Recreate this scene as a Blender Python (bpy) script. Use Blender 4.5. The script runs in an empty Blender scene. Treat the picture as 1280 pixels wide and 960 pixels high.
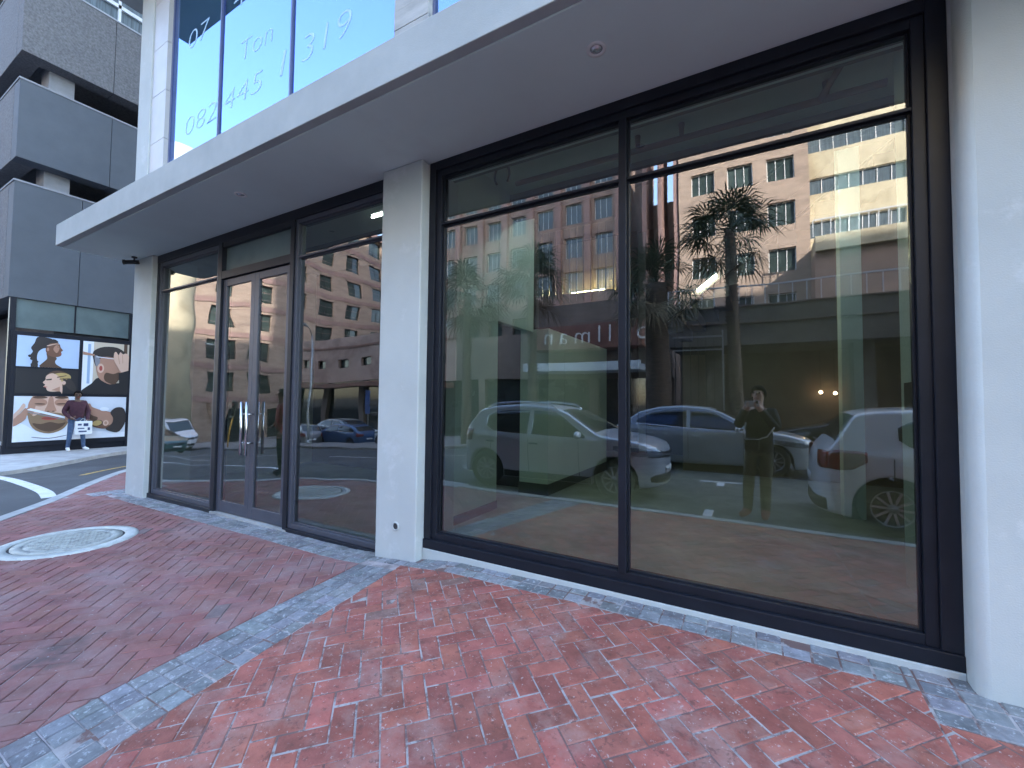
import bpy, bmesh, math, random
from mathutils import Vector, Matrix, noise
random.seed(7)
R = math.radians
S = bpy.context.scene
COL = S.collection

# ------------------------------------------------------------------ materials
MATS = {}
def mat(name, col, rough=.7, metal=0., var=.12, scale=4., bump=0., bscale=60., spec=.5,
        col2=None, stretch=None, speck=None, coat=0., attr=None, emit=None, estr=0., alpha=None, detail=6.):
    m = bpy.data.materials.new(name); m.use_nodes = True
    nt = m.node_tree; N = nt.nodes; L = nt.links
    b = N['Principled BSDF']
    b.inputs['Roughness'].default_value = rough
    b.inputs['Metallic'].default_value = metal
    b.inputs['Specular IOR Level'].default_value = spec
    if coat: b.inputs['Coat Weight'].default_value = coat; b.inputs['Coat Roughness'].default_value = .03
    tc = N.new('ShaderNodeTexCoord'); oi = N.new('ShaderNodeObjectInfo'); va = N.new('ShaderNodeVectorMath'); va.operation = 'MULTIPLY_ADD'
    cb = N.new('ShaderNodeCombineXYZ')
    for q_ in ('X', 'Y', 'Z'): L.new(oi.outputs['Random'], cb.inputs[q_])
    L.new(cb.outputs[0], va.inputs[0]); va.inputs[1].default_value = (37., 53., 71.); L.new(tc.outputs['Object'], va.inputs[2]); src = va.outputs[0]
    if stretch:
        mp = N.new('ShaderNodeMapping'); mp.inputs['Scale'].default_value = stretch
        L.new(src, mp.inputs['Vector']); src = mp.outputs['Vector']
    n = N.new('ShaderNodeTexNoise'); n.inputs['Scale'].default_value = scale; n.inputs['Detail'].default_value = detail
    n.inputs['Roughness'].default_value = .62
    L.new(src, n.inputs['Vector'])
    cr = N.new('ShaderNodeValToRGB')
    c2 = col2 or tuple(min(1, c * (1 + var)) for c in col)
    c1 = col if col2 else tuple(c * (1 - var) for c in col)
    cr.color_ramp.elements[0].position = .33; cr.color_ramp.elements[1].position = .68
    cr.color_ramp.elements[0].color = (*c1, 1); cr.color_ramp.elements[1].color = (*c2, 1)
    L.new(n.outputs['Fac'], cr.inputs['Fac']); out = cr.outputs['Color']
    if attr:
        a = N.new('ShaderNodeAttribute'); a.attribute_name = attr
        mx = N.new('ShaderNodeMix'); mx.data_type = 'RGBA'; mx.blend_type = 'MULTIPLY'
        mx.inputs['Factor'].default_value = 1
        L.new(out, mx.inputs['A']); L.new(a.outputs['Color'], mx.inputs['B']); out = mx.outputs['Result']
    if speck:  # (colour, scale, threshold, softness, factor)
        for (sc_, ss, th, so, fa) in speck:
            sn = N.new('ShaderNodeTexNoise'); sn.inputs['Scale'].default_value = ss; sn.inputs['Detail'].default_value = 5
            sn.inputs['Roughness'].default_value = .7
            L.new(src, sn.inputs['Vector'])
            mr = N.new('ShaderNodeMapRange'); mr.inputs['From Min'].default_value = th; mr.inputs['From Max'].default_value = th + so
            mr.inputs['To Max'].default_value = fa
            L.new(sn.outputs['Fac'], mr.inputs['Value'])
            mx = N.new('ShaderNodeMix'); mx.data_type = 'RGBA'
            L.new(mr.outputs['Result'], mx.inputs['Factor']); L.new(out, mx.inputs['A'])
            mx.inputs['B'].default_value = (*sc_, 1); out = mx.outputs['Result']
    L.new(out, b.inputs['Base Color'])
    if bump:
        bn = N.new('ShaderNodeTexNoise'); bn.inputs['Scale'].default_value = bscale; bn.inputs['Detail'].default_value = 5
        L.new(src, bn.inputs['Vector'])
        bp = N.new('ShaderNodeBump'); bp.inputs['Strength'].default_value = 1; bp.inputs['Distance'].default_value = bump
        L.new(bn.outputs['Fac'], bp.inputs['Height']); L.new(bp.outputs['Normal'], b.inputs['Normal'])
    if emit:
        b.inputs['Emission Color'].default_value = (*emit, 1); b.inputs['Emission Strength'].default_value = estr
    MATS[name] = m
    return m

def glass_mat(name, r0=.3, tint=(.74, .87, .83), wob=.004, wscale=.8, gcol=(.95, .97, 1), slope=.75):
    m = bpy.data.materials.new(name); m.use_nodes = True
    nt = m.node_tree; N = nt.nodes; L = nt.links
    for x in list(N): N.remove(x)
    o = N.new('ShaderNodeOutputMaterial'); mx = N.new('ShaderNodeMixShader')
    tr = N.new('ShaderNodeBsdfTransparent'); tr.inputs['Color'].default_value = (*tint, 1)
    gl = N.new('ShaderNodeBsdfGlossy'); gl.inputs['Color'].default_value = (*gcol, 1); gl.inputs['Roughness'].default_value = 0
    fr = N.new('ShaderNodeFresnel'); fr.inputs['IOR'].default_value = 1.5
    ma = N.new('ShaderNodeMath'); ma.operation = 'MULTIPLY_ADD'; ma.inputs[1].default_value = slope; ma.inputs[2].default_value = r0
    ma.use_clamp = True
    L.new(fr.outputs[0], ma.inputs[0]); L.new(ma.outputs[0], mx.inputs['Fac'])
    L.new(tr.outputs[0], mx.inputs[1]); L.new(gl.outputs[0], mx.inputs[2]); L.new(mx.outputs[0], o.inputs['Surface'])
    if wob:
        tc = N.new('ShaderNodeTexCoord'); n = N.new('ShaderNodeTexNoise'); n.inputs['Scale'].default_value = wscale; n.inputs['Detail'].default_value = 1.0
        L.new(tc.outputs['Object'], n.inputs['Vector'])
        v1 = N.new('ShaderNodeVectorMath'); v1.operation = 'SUBTRACT'; v1.inputs[1].default_value = (.5, .5, .5)
        v2 = N.new('ShaderNodeVectorMath'); v2.operation = 'SCALE'; v2.inputs['Scale'].default_value = wob
        ge = N.new('ShaderNodeNewGeometry'); v3 = N.new('ShaderNodeVectorMath'); v3.operation = 'ADD'
        v4 = N.new('ShaderNodeVectorMath'); v4.operation = 'NORMALIZE'
        L.new(n.outputs['Color'], v1.inputs[0]); L.new(v1.outputs[0], v2.inputs[0]); L.new(v2.outputs[0], v3.inputs[0]); L.new(ge.outputs['Normal'], v3.inputs[1])
        L.new(v3.outputs[0], v4.inputs[0]); L.new(v4.outputs[0], gl.inputs['Normal'])
    MATS[name] = m
    return m
def clear_mat(name, tint):
    m = bpy.data.materials.new(name); m.use_nodes = True
    nt = m.node_tree; N = nt.nodes
    for x in list(N): N.remove(x)
    o = N.new('ShaderNodeOutputMaterial'); tr = N.new('ShaderNodeBsdfTransparent'); tr.inputs['Color'].default_value = (*tint, 1)
    nt.links.new(tr.outputs[0], o.inputs['Surface']); MATS[name] = m
    return m
M = MATS
mat('white_plaster', (.485, .515, .51), .85, var=.06, scale=1.6, bump=.0014, bscale=140, speck=[((.36, .35, .34), .8, .56, .2, .45), ((.60, .62, .63), 2.6, .58, .1, .6), ((.38, .39, .41), 1.3, .66, .14, .30), ((.5, .5, .5), 9, .68, .06, .35), ((.33, .34, .36), 26, .74, .03, .5)])
mat('soffit_plaster', (.62, .71, .69), .9, var=.04, scale=1.1, bump=.0006, bscale=90, speck=[((.42, .42, .43), .9, .58, .2, .25)])
mat('canopy_concrete', (.385, .405, .40), .85, var=.09, scale=2.2, bump=.001, bscale=120, speck=[((.34, .35, .37), 1.6, .6, .16, .45), ((.3, .3, .32), 11, .7, .05, .6)])
mat('fair_faced_concrete', (.42, .42, .41), .85, var=.16, scale=3, bump=.002, bscale=40, stretch=(1, 1, 3.5), speck=[((.25, .25, .25), 14, .66, .06, .5)])
mat('pale_tile', (.50, .49, .49), .5, var=.05, scale=3)
mat('frame_metal', (.012, .014, .021), .42, var=.15, scale=5, spec=.3, speck=[((.05, .05, .06), 3, .62, .2, .25)])
mat('door_metal', (.065, .068, .088), .42, var=.1, scale=5)
mat('upper_frame', (.11, .13, .24), .4, var=.08)
mat('steel', (.62, .62, .64), .22, 1., var=.05)
mat('dark_rubber', (.02, .02, .021), .8, var=.2)
mat('chrome', (.75, .76, .78), .08, 1., var=.02)
mat('black_plastic', (.02, .02, .022), .45, var=.2)
mat('brick_red', (.31, .098, .074), .82, var=.25, scale=9, bump=.0022, bscale=85, attr='tint', detail=9,
    speck=[((.38, .25, .22), 3.2, .50, .2, .6), ((.52, .46, .44), 42, .61, .05, .6), ((.11, .05, .042), 20, .57, .08, .6), ((.13, .09, .085), .9, .56, .14, .5)])
mat('brick_worn', (.235, .098, .088), .8, var=.2, scale=6, bump=.0018, bscale=70, attr='tint', detail=9,
    speck=[((.31, .22, .215), 1.7, .46, .2, .6), ((.07, .062, .06), 1.15, .60, .10, .75), ((.22, .13, .08), 1.4, .64, .1, .45), ((.45, .42, .44), 40, .64, .04, .6)])
mat('mortar', (.36, .32, .32), .9, var=.3, scale=7, bump=.002, bscale=90, speck=[((.13, .11, .11), 3.0, .48, .12, .8)])
mat('mortar_pale', (.34, .315, .31), .9, var=.25, scale=9, bump=.002, bscale=90, speck=[((.15, .08, .07), 6.0, .46, .08, .9)])
mat('cobble_blue', (.205, .210, .222), .75, var=.3, scale=14, bump=.003, bscale=60, attr='tint', detail=8,
    speck=[((.46, .48, .50), 34, .56, .08, .7), ((.09, .10, .115), 7, .6, .1, .6)])
mat('kerb_stone', (.36, .36, .35), .85, var=.22, scale=3, bump=.003, bscale=50, speck=[((.2, .2, .2), 20, .6, .1, .5)])
mat('asphalt', (.060, .062, .066), .85, var=.25, scale=.7, bump=.004, bscale=90, speck=[((.15, .15, .155), 120, .62, .06, .7), ((.095, .095, .10), 1.4, .55, .12, .5), ((.03, .03, .03), .5, .6, .1, .5)])
mat('road_paint', (.62, .62, .60), .8, var=.1, scale=8, bump=.002, bscale=90, speck=[((.12, .12, .12), 22, .6, .06, .8)])
mat('yellow_paint', (.50, .32, .07), .8, var=.1, scale=8, speck=[((.12, .12, .12), 14, .52, .08, .9)])
mat('plaza_paving', (.22, .2, .19), .85, var=.2, scale=1.5, bump=.003, bscale=40)
mat('pebble_dash', (.135, .135, .14), .95, var=.28, scale=18, bump=.014, bscale=16, detail=6, speck=[((.24, .24, .24), 24, .58, .08, .4), ((.06, .06, .065), 21, .60, .08, .4), ((.09, .09, .10), 1.2, .56, .2, .5)])
mat('painted_panel', (.082, .095, .112), .8, var=.07, scale=2.0, bump=.0015, bscale=200)
mat('column_concrete', (.25, .26, .28), .85, var=.12, scale=3, bump=.002, bscale=70)
mat('dark_concrete', (.13, .12, .11), .9, var=.25, scale=1.5, bump=.003, bscale=20)  # darker, browner concrete for the walkway
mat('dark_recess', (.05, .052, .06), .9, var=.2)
mat('teal_glass', (.13, .17, .17), .18, var=.15, scale=1.2, spec=.6)
mat('dark_glass', (.02, .026, .03), .06, var=.3, scale=.5, spec=.9)
mat('window_glass', (.045, .065, .06), .05, var=.5, scale=.35, spec=.8)
mat('curtain_glass', (.10, .13, .15), .12, var=.4, scale=2.5, stretch=(6, 6, .3), spec=.8)
mat('pale_rail', (.6, .62, .63), .5, var=.05)
mat('pink_stone', (.37, .275, .21), .85, var=.12, scale=.8, bump=.004, bscale=12, stretch=(1, 1, 3), speck=[((.26, .19, .15), .3, .52, .12, .75)])
mat('pink_stone_band', (.30, .19, .165), .85, var=.12, scale=1.5)
mat('brown_stone', (.30, .21, .17), .85, var=.15, scale=.9, bump=.004, bscale=10)
mat('cream_stone', (.56, .485, .33), .85, var=.16, scale=.35, bump=.003, bscale=12, speck=[((.34, .28, .18), .22, .50, .10, .75)])
mat('podium_stone', (.17, .135, .115), .85, var=.18, scale=.8, speck=[((.36, .25, .18), .5, .58, .12, .6)])
mat('podium_stone_lightened', (.40, .29, .235), .85, var=.18, scale=.5, speck=[((.26, .17, .14), .35, .52, .1, .7)])  # podium stone made lighter to offset the shade on the west wing
mat('sign_band', (.20, .085, .06), .5, var=.15, scale=2)
mat('sign_letter', (.78, .78, .75), .4, var=.02)
mat('window_frame_white', (.7, .7, .68), .5, var=.04)
mat('grey_roof', (.16, .16, .17), .9, var=.15)
mat('int_wall', (.58, .66, .63), .8, var=.03, scale=2)
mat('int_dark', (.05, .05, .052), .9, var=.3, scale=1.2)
mat('int_beige', (.26, .215, .155), .85, var=.12, scale=1.4)
mat('int_floor', (.36, .38, .36), .38, var=.25, scale=1.6, spec=.5, speck=[((.30, .31, .28), 2.3, .52, .12, .7)])
mat('int_skirt', (.10, .105, .10), .6, var=.1)
mat('int_ceiling', (.44, .50, .47), .9, var=.04)
mat('pipe_red', (.13, .035, .035), .5, var=.1)
mat('wood_slat', (.26, .19, .12), .6, var=.3, scale=3, stretch=(8, 8, .6))
mat('cast_iron', (.38, .39, .355), .6, var=.2, scale=12, bump=.003, bscale=60, speck=[((.16, .17, .17), 15, .56, .07, .7)])
mat('manhole_collar', (.50, .52, .49), .85, var=.15, scale=8, bump=.003, bscale=60, speck=[((.25, .25, .25), 20, .6, .06, .6)])
mat('grime_shade', (.05, .048, .05), .9, var=.3, scale=9)
mat('palm_leaf', (.055, .085, .045), .55, var=.5, scale=3, spec=.4)
mat('palm_dead', (.20, .16, .10), .9, var=.35, scale=4)
mat('palm_trunk', (.14, .105, .08), .95, var=.35, scale=3, stretch=(1, 1, 7), bump=.02, bscale=7)
mat('pole_grey', (.45, .46, .45), .45, .6, var=.08)
mat('pole_yellow', (.75, .40, .05), .5, var=.08)
mat('sign_blue', (.03, .08, .25), .5)
mat('sign_white', (.75, .75, .72), .5, var=.04)
mat('lamp_red', (.5, .02, .02), .4, emit=(1, .05, .02), estr=3)
mat('vinyl_text', (.44, .66, .85), .7, var=.05)
mat('film', (.66, .74, .78), .8, var=.03); mat('window_film', (.50, .72, .90), .8, var=.03)
mat('lamp_white', (.9, .9, .85), .5, emit=(1, .95, .88), estr=3)
mat('lamp_stair', (.9, .8, .6), .5, emit=(1, .80, .50), estr=32); mat('lamp_slat', (.9, .8, .6), .5, emit=(1, .74, .42), estr=28); mat('lamp_fill', (.9, .9, .85), .5, emit=(.90, .98, 1.), estr=5.5); mat('lamp_warm', (.9, .8, .6), .5, emit=(1, .72, .38), estr=9)
mat('lamp_lens', (.6, .62, .64), .15, 0.7, var=.3, scale=60)
mat('skin_light', (.62, .42, .33), .55, var=.06); mat('skin_dark', (.13, .075, .05), .5, var=.1)
mat('hair_dark', (.012, .010, .009), .85, var=.3, scale=30, spec=.08)
mat('cloth_black', (.018, .018, .020), .9, var=.3, scale=20)
mat('cloth_khaki', (.10, .10, .062), .9, var=.15, scale=15)
mat('cloth_maroon', (.055, .018, .028), .9, var=.25, scale=12)
mat('cloth_red', (.26, .035, .035), .9, var=.2, scale=12)
mat('cloth_green', (.03, .05, .035), .9, var=.2, scale=12)
mat('denim', (.06, .10, .18), .9, var=.3, scale=14)
mat('phone_case', (.55, .58, .62), .4)
mat('shoe_red', (.26, .07, .05), .6); mat('shoe_white', (.8, .8, .8), .6, var=.03)
mat('bag_white', (.8, .82, .83), .6, var=.04); mat('print_navy', (.03, .05, .14), .6)
mat('tile_grout', (.3, .3, .3), .9)
def flat(name, c): return mat(name, c, .55, var=.03, scale=3)
glass_mat('shop_glass', .19, wob=.008, wscale=1.1)
glass_mat('shop_glass_wavy', .19, wob=.022, wscale=1.3)
glass_mat('upper_glass', .48, tint=(.7, .88, .98), wob=.004, wscale=1., gcol=(.37, .50, .98), slope=.4)
clear_mat('glass_body', (.80, .90, .86))

# ------------------------------------------------------------------ mesh helpers
class MB:
    def __init__(s): s.v = []; s.f = []; s.m = []; s.sm = []
    def face(s, idx, mi=0, smooth=False): s.f.append(tuple(idx)); s.m.append(mi); s.sm.append(smooth)
    def poly(s, pts, mi=0, smooth=False):
        b = len(s.v); s.v += [tuple(p) for p in pts]; s.face(range(b, b + len(pts)), mi, smooth)
    def box(s, x0, x1, y0, y1, z0, z1, mi=0, fm=None):
        if x0 > x1: x0, x1 = x1, x0
        if y0 > y1: y0, y1 = y1, y0
        if z0 > z1: z0, z1 = z1, z0
        b = len(s.v)
        s.v += [(x0, y0, z0), (x1, y0, z0), (x1, y1, z0), (x0, y1, z0), (x0, y0, z1), (x1, y0, z1), (x1, y1, z1), (x0, y1, z1)]
        F = {'b': (0, 3, 2, 1), 't': (4, 5, 6, 7), 'f': (0, 1, 5, 4), 'r': (1, 2, 6, 5), 'k': (2, 3, 7, 6), 'l': (3, 0, 4, 7)}
        for k, q in F.items(): s.face([b + i for i in q], (fm or {}).get(k, mi))
    def bar(s, a, b, w, h=None, mi=0, up=(0, 0, 1)):
        a = Vector(a); b = Vector(b); d = (b - a).normalized(); h = h or w
        u = Vector(up); 
        if abs(d.dot(u)) > .98: u = Vector((0, 1, 0))
        r = d.cross(u).normalized(); u = r.cross(d).normalized()
        base = len(s.v)
        for p in (a, b):
            for (i, j) in ((-1, -1), (1, -1), (1, 1), (-1, 1)): s.v.append(tuple(p + r * i * w / 2 + u * j * h / 2))
        for q in ((0, 1, 2, 3), (7, 6, 5, 4), (0, 4, 5, 1), (1, 5, 6, 2), (2, 6, 7, 3), (3, 7, 4, 0)): s.face([base + i for i in q], mi)
    def tube(s, pts, rad, n=12, mi=0, cap=True, smooth=True):
        pts = [Vector(p) for p in pts]; rad = rad if isinstance(rad, (list, tuple)) else [rad] * len(pts)
        base = len(s.v); pu = None
        for i, p in enumerate(pts):
            d = (pts[min(i + 1, len(pts) - 1)] - pts[max(i - 1, 0)]).normalized()
            if pu is None: pu = Vector((0, 0, 1)) if abs(d.z) < .95 else Vector((1, 0, 0))
            r = d.cross(pu)
            if r.length < 1e-5: r = d.cross(Vector((0, 1, 0)))
            r.normalize(); pu = r.cross(d).normalized()
            for k in range(n):
                a = 2 * math.pi * k / n; s.v.append(tuple(p + (r * math.cos(a) + pu * math.sin(a)) * rad[i]))
        for i in range(len(pts) - 1):
            for k in range(n):
                a = base + i * n + k; b2 = base + i * n + (k + 1) % n
                s.face((a, b2, b2 + n, a + n), mi, smooth)
        if cap:
            s.face([base + k for k in range(n)][::-1], mi); e = base + (len(pts) - 1) * n
            s.face([e + k for k in range(n)], mi)
    def lathe(s, c, axis, prof, n=32, mi=0, smooth=True):
        """prof: list of (radius, offset along axis, [mat])"""
        ax = Vector(axis).normalized(); t = Vector((0, 0, 1)) if abs(ax.z) < .9 else Vector((1, 0, 0))
        u = ax.cross(t).normalized(); w = ax.cross(u); c = Vector(c); base = len(s.v)
        for pr in prof:
            for k in range(n):
                a = 2 * math.pi * k / n; s.v.append(tuple(c + ax * pr[1] + (u * math.cos(a) + w * math.sin(a)) * pr[0]))
        for i in range(len(prof) - 1):
            m2 = prof[i + 1][2] if len(prof[i + 1]) > 2 else mi
            for k in range(n):
                a = base + i * n + k; b2 = base + i * n + (k + 1) % n
                s.face((a, b2, b2 + n, a + n), m2, smooth)
    def grid(s, rows, mi=0, smooth=True, closed=False):
        base = len(s.v); nr = len(rows); nc = len(rows[0])
        for r in rows: s.v += [tuple(p) for p in r]
        for i in range(nr - 1):
            for k in range(nc if closed else nc - 1):
                a = base + i * nc + k; b2 = base + i * nc + (k + 1) % nc
                s.face((a, b2, b2 + nc, a + nc), mi(i, k) if callable(mi) else mi, smooth)
    def prism(s, pts2, f, d0, d1, mi=0, ms=None):
        """polygon pts2 (a,b) mapped by f(a,b,d)"""
        n = len(pts2); b = len(s.v)
        s.v += [tuple(f(a, c, d0)) for a, c in pts2] + [tuple(f(a, c, d1)) for a, c in pts2]
        s.face(range(b, b + n), mi); s.face([b + n + i for i in range(n)][::-1], mi)
        for i in range(n): s.face((b + i, b + (i + 1) % n, b + n + (i + 1) % n, b + n + i), mi if ms is None else ms)
    def build(s, name, mats, parent=None, fix=True):
        me = bpy.data.meshes.new(name); me.from_pydata(s.v, [], s.f)
        if not isinstance(mats, (list, tuple)): mats = [mats]
        for m in mats: me.materials.append(M[m] if isinstance(m, str) else m)
        me.polygons.foreach_set('material_index', s.m); me.polygons.foreach_set('use_smooth', s.sm)
        me.update()
        if fix:
            bm = bmesh.new(); bm.from_mesh(me); bmesh.ops.recalc_face_normals(bm, faces=bm.faces); bm.to_mesh(me); bm.free()
        o = bpy.data.objects.new(name, me); COL.objects.link(o)
        if parent is not None: o.parent = parent
        return o
def tag(o, label=None, cat=None, group=None, kind=None):
    if label: o['label'] = label
    if cat: o['category'] = cat
    if group: o['group'] = group
    if kind: o['kind'] = kind
    return o
def empty(name, loc=(0, 0, 0), rz=0., label=None, cat=None, group=None):
    o = bpy.data.objects.new(name, None); COL.objects.link(o); o.location = loc; o.rotation_euler = (0, 0, rz)
    o.empty_display_size = .2
    return tag(o, label, cat, group)
def copy_tree(o, parent=None):
    c = o.copy(); COL.objects.link(c); c.parent = parent
    for ch in list(o.children): copy_tree(ch, c)
    return c
def bevel(o, w=.004, seg=2, ang=40):
    b = o.modifiers.new('bevel', 'BEVEL'); b.width = w; b.segments = seg; b.limit_method = 'ANGLE'; b.angle_limit = R(ang); b.harden_normals = False
    return o
def lerp_tab(tab, x):
    if x <= tab[0][0]: return tab[0][1]
    for (a, va), (b, vb) in zip(tab, tab[1:]):
        if x <= b: return va + (vb - va) * (x - a) / (b - a)
    return tab[-1][1]
def cl(x, a=0., b=1.): return max(a, min(b, x))

# ------------------------------------------------------------------ ground
GX = [(-40, -.02), (-8, -.02), (-3.4, .02), (-2.6, .085), (-2.2, .13), (-1.0, .152), (.9, .148), (40, .148)]
def g(x, y): return lerp_tab(GX, x) * cl(1 + y / 3.)
def T(x, y): return -.06 - .12 * cl((-x - 10) / 4) - .065 * max(0, min(-x, 75) - 3) * cl((-y - 2) / 6.)

mb = MB()
xs = [-500, -300, -200, -150, -120, -100] + [-90 + i * 2.5 for i in range(30)] + [-15 + i for i in range(26)] + [12 + i * 4 for i in range(10)] + [60, 100, 200, 500]
ys = [-500, -300, -200, -120, -90, -70, -60] + [-52 + i * 3 for i in range(10)] + [-22 + i for i in range(24)] + [2.5, 4, 6, 10, 20, 40, 80, 200, 500]
mb.grid([[(x, y, T(x, y)) for x in xs] for y in ys], 0, True)
tag(mb.build('road', 'asphalt', fix=False), 'dark grey asphalt road', kind='structure')

def ribbon(name, pts, w, m, zoff=.004, step=.25, zf=T):
    """painted line lying on the road"""
    P = [Vector((*p, 0)) for p in pts]; out = []
    for a, b in zip(P, P[1:]):
        n = max(1, int((b - a).length / step))
        for i in range(n): out.append(a.lerp(b, i / n))
    out.append(P[-1]); k = MB(); rows = []
    for i, p in enumerate(out):
        d = (out[min(i + 1, len(out) - 1)] - out[max(0, i - 1)]).normalized(); nrm = Vector((-d.y, d.x, 0))
        q = [p + nrm * w / 2, p - nrm * w / 2]
        rows.append([(v.x, v.y, zf(v.x, v.y) + zoff) for v in q])
    k.grid(rows); return tag(k.build(name, m, fix=False), kind='structure')
def smooth_pts(pts, n=6):
    out = []
    for i in range(len(pts) - 1):
        p0 = pts[max(0, i - 1)]; p1 = pts[i]; p2 = pts[i + 1]; p3 = pts[min(len(pts) - 1, i + 2)]
        for k in range(n):
            t = k / n
            out.append(tuple(.5 * (2 * p1[j] + (p2[j] - p0[j]) * t + (2 * p0[j] - 5 * p1[j] + 4 * p2[j] - p3[j]) * t * t + (3 * p1[j] - p0[j] - 3 * p2[j] + p3[j]) * t ** 3) for j in (0, 1)))
    out.append(pts[-1]); return out
ribbon('road_marking', smooth_pts([(-14.6, -.62), (-12.9, -.5), (-11.3, -.54), (-10.1, -.62), (-9.42, -.72)]), .17, 'road_paint')
ribbon('road_marking', smooth_pts([(-20, -1.6), (-14, -1.9), (-12.3, -2.1), (-10.5, -2.8), (-9.0, -2.75), (-8.6, -2.7)]), .13, 'road_paint')
ribbon('road_marking', smooth_pts([(-12.0, .35), (-12.6, .95), (-13.1, 1.7), (-13.3, 3), (-13.4, 12)]), .10, 'yellow_paint')
ribbon('road_marking', [(-.98, -6.22), (-.20, -6.22)], .10, 'road_paint')
ribbon('road_marking', [(-.6, -6.16), (-.6, -5.75)], .12, 'road_paint')
ribbon('road_marking', [(-.6, -3.75), (-.6, -3.36)], .12, 'road_paint')
for xx in (-6.4, 5.4):
    ribbon('road_marking', [(xx - .4, -6.22), (xx + .4, -6.22)], .10, 'road_paint')
    ribbon('road_marking', [(xx, -6.16), (xx, -5.75)], .12, 'road_paint')
for xx in (-34, -28, -22, -16, -10, -4, 2, 8): ribbon('road_marking', [(xx, -9.3), (xx + 3, -9.3)], .12, 'road_paint')
ribbon('road_marking', smooth_pts([(-24, -3.2), (-18, -3.1), (-14, -3.6)]), .12, 'road_paint')

# our kerb line (outer edge)
KERB = smooth_pts([(-12.6, 14), (-12.5, 4), (-12.15, 2.0), (-11.5, .9), (-10.2, -.1), (-8.95, -.9), (-8.15, -1.5), (-7.2, -2.2), (-6.0, -2.75), (-4.5, -3.02), (-3.0, -3.1), (20, -3.1)], 6)
def kerb_y_inside(x, y, off=0.):
    """signed test: True if (x,y) lies on the pavement side by more than off"""
    best = 1e9; side = 1
    for a, b in zip(KERB, KERB[1:]):
        ax, ay = a; bx, by = b; dx, dy = bx - ax, by - ay; l2 = dx * dx + dy * dy
        if l2 < 1e-9: continue
        t = cl(((x - ax) * dx + (y - ay) * dy) / l2); px, py = ax + dx * t, ay + dy * t
        d = math.hypot(x - px, y - py)
        if d < best: best = d; side = dx * (y - ay) - dy * (x - ax)
    return (best if side > 0 else -best) > off
# kerb stones: a swept section 0.15 wide
def kerb_sweep(name, pts, w, ztop, zbot, m, seg=.9):
    P = [Vector((*p, 0)) for p in pts]; k = MB(); rows = []
    out = []
    for a, b in zip(P, P[1:]):
        n = max(1, int((b - a).length / .3))
        for i in range(n): out.append(a.lerp(b, i / n))
    out.append(P[-1])
    for i, p in enumerate(out):
        d = (out[min(i + 1, len(out) - 1)] - out[max(0, i - 1)]).normalized(); nn = Vector((-d.y, d.x, 0))
        o_, i_ = p, p + nn * w
        zt = ztop(i_.x, i_.y); zo = ztop(o_.x, o_.y)
        c = p + nn * .02
        rows.append([(o_.x, o_.y, zbot(o_.x, o_.y)), (o_.x, o_.y, zo - .02), (c.x, c.y, zo), (i_.x, i_.y, zt), (i_.x, i_.y, zt - .08)])
    k.grid(rows, 0, False)
    return tag(k.build(name, m), kind='structure')
kerb_sweep('kerb', KERB, .17, lambda x, y: g(x, y) + .006, lambda x, y: T(x, y) - .05, 'kerb_stone')

# pavement base (mortar bed) as a triangulated strip grid clipped by the kerb
mb = MB()
STEP = .1
bx = [-12.9 + i * .25 for i in range(60)] + [2.2 + i * 1. for i in range(18)]
def inside_limit(x):
    """lowest y on the pavement at this x (kerb side)"""
    y = 14
    lo = 1e9
    for a, b in zip(KERB, KERB[1:]):
        if (a[0] - x) * (b[0] - x) <= 0 and abs(a[0] - b[0]) > 1e-6:
            lo = min(lo, a[1] + (b[1] - a[1]) * (x - a[0]) / (b[0] - a[0]))
    return lo
rows = []
for x in bx:
    lo = inside_limit(x)
    if lo > 100: continue
    hi = .06 if x > -8.6 else 14
    rows.append([(x, lo + (hi - lo) * t / 12, g(x, lo + (hi - lo) * t / 12) - .007) for t in range(13)])
mb.grid(rows, 0, True)
tag(mb.build('pavement_bed', 'mortar'), kind='structure')
mb = MB(); mb.grid([[(x, y, g(x, y) - .0032) for x in [-2.62 + i * .2 for i in range(40)]] for y in [-2.93 + i * .2 for i in range(15)] + [.02]], 0, True)
tag(mb.build('pavement_bed', 'mortar_pale', fix=False), kind='structure')

def clip(poly, nx, ny, c):
    """keep nx*x+ny*y<=c"""
    out = []
    for i in range(len(poly)):
        a = poly[i]; b = poly[(i + 1) % len(poly)]
        da = nx * a[0] + ny * a[1] - c; db = nx * b[0] + ny * b[1] - c
        if da <= 0: out.append(a)
        if (da < 0 < db) or (db < 0 < da):
            t = da / (da - db); out.append((a[0] + (b[0] - a[0]) * t, a[1] + (b[1] - a[1]) * t))
    return out
def area(p): return .5 * sum(p[i][0] * p[(i + 1) % len(p)][1] - p[(i + 1) % len(p)][0] * p[i][1] for i in range(len(p)))
def shrink(p, d):
    """inset a convex CCW polygon"""
    q = list(p); n = len(p)
    for i in range(n):
        a = p[i]; b = p[(i + 1) % n]; dx, dy = b[0] - a[0], b[1] - a[1]; l = math.hypot(dx, dy)
        if l < 1e-6: continue
        nx, ny = dy / l, -dx / l
        q = clip(q, nx, ny, nx * a[0] + ny * a[1] - d)
        if len(q) < 3: return []
    return q
MH = (-6.18, -1.34); MHR = .50
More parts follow.
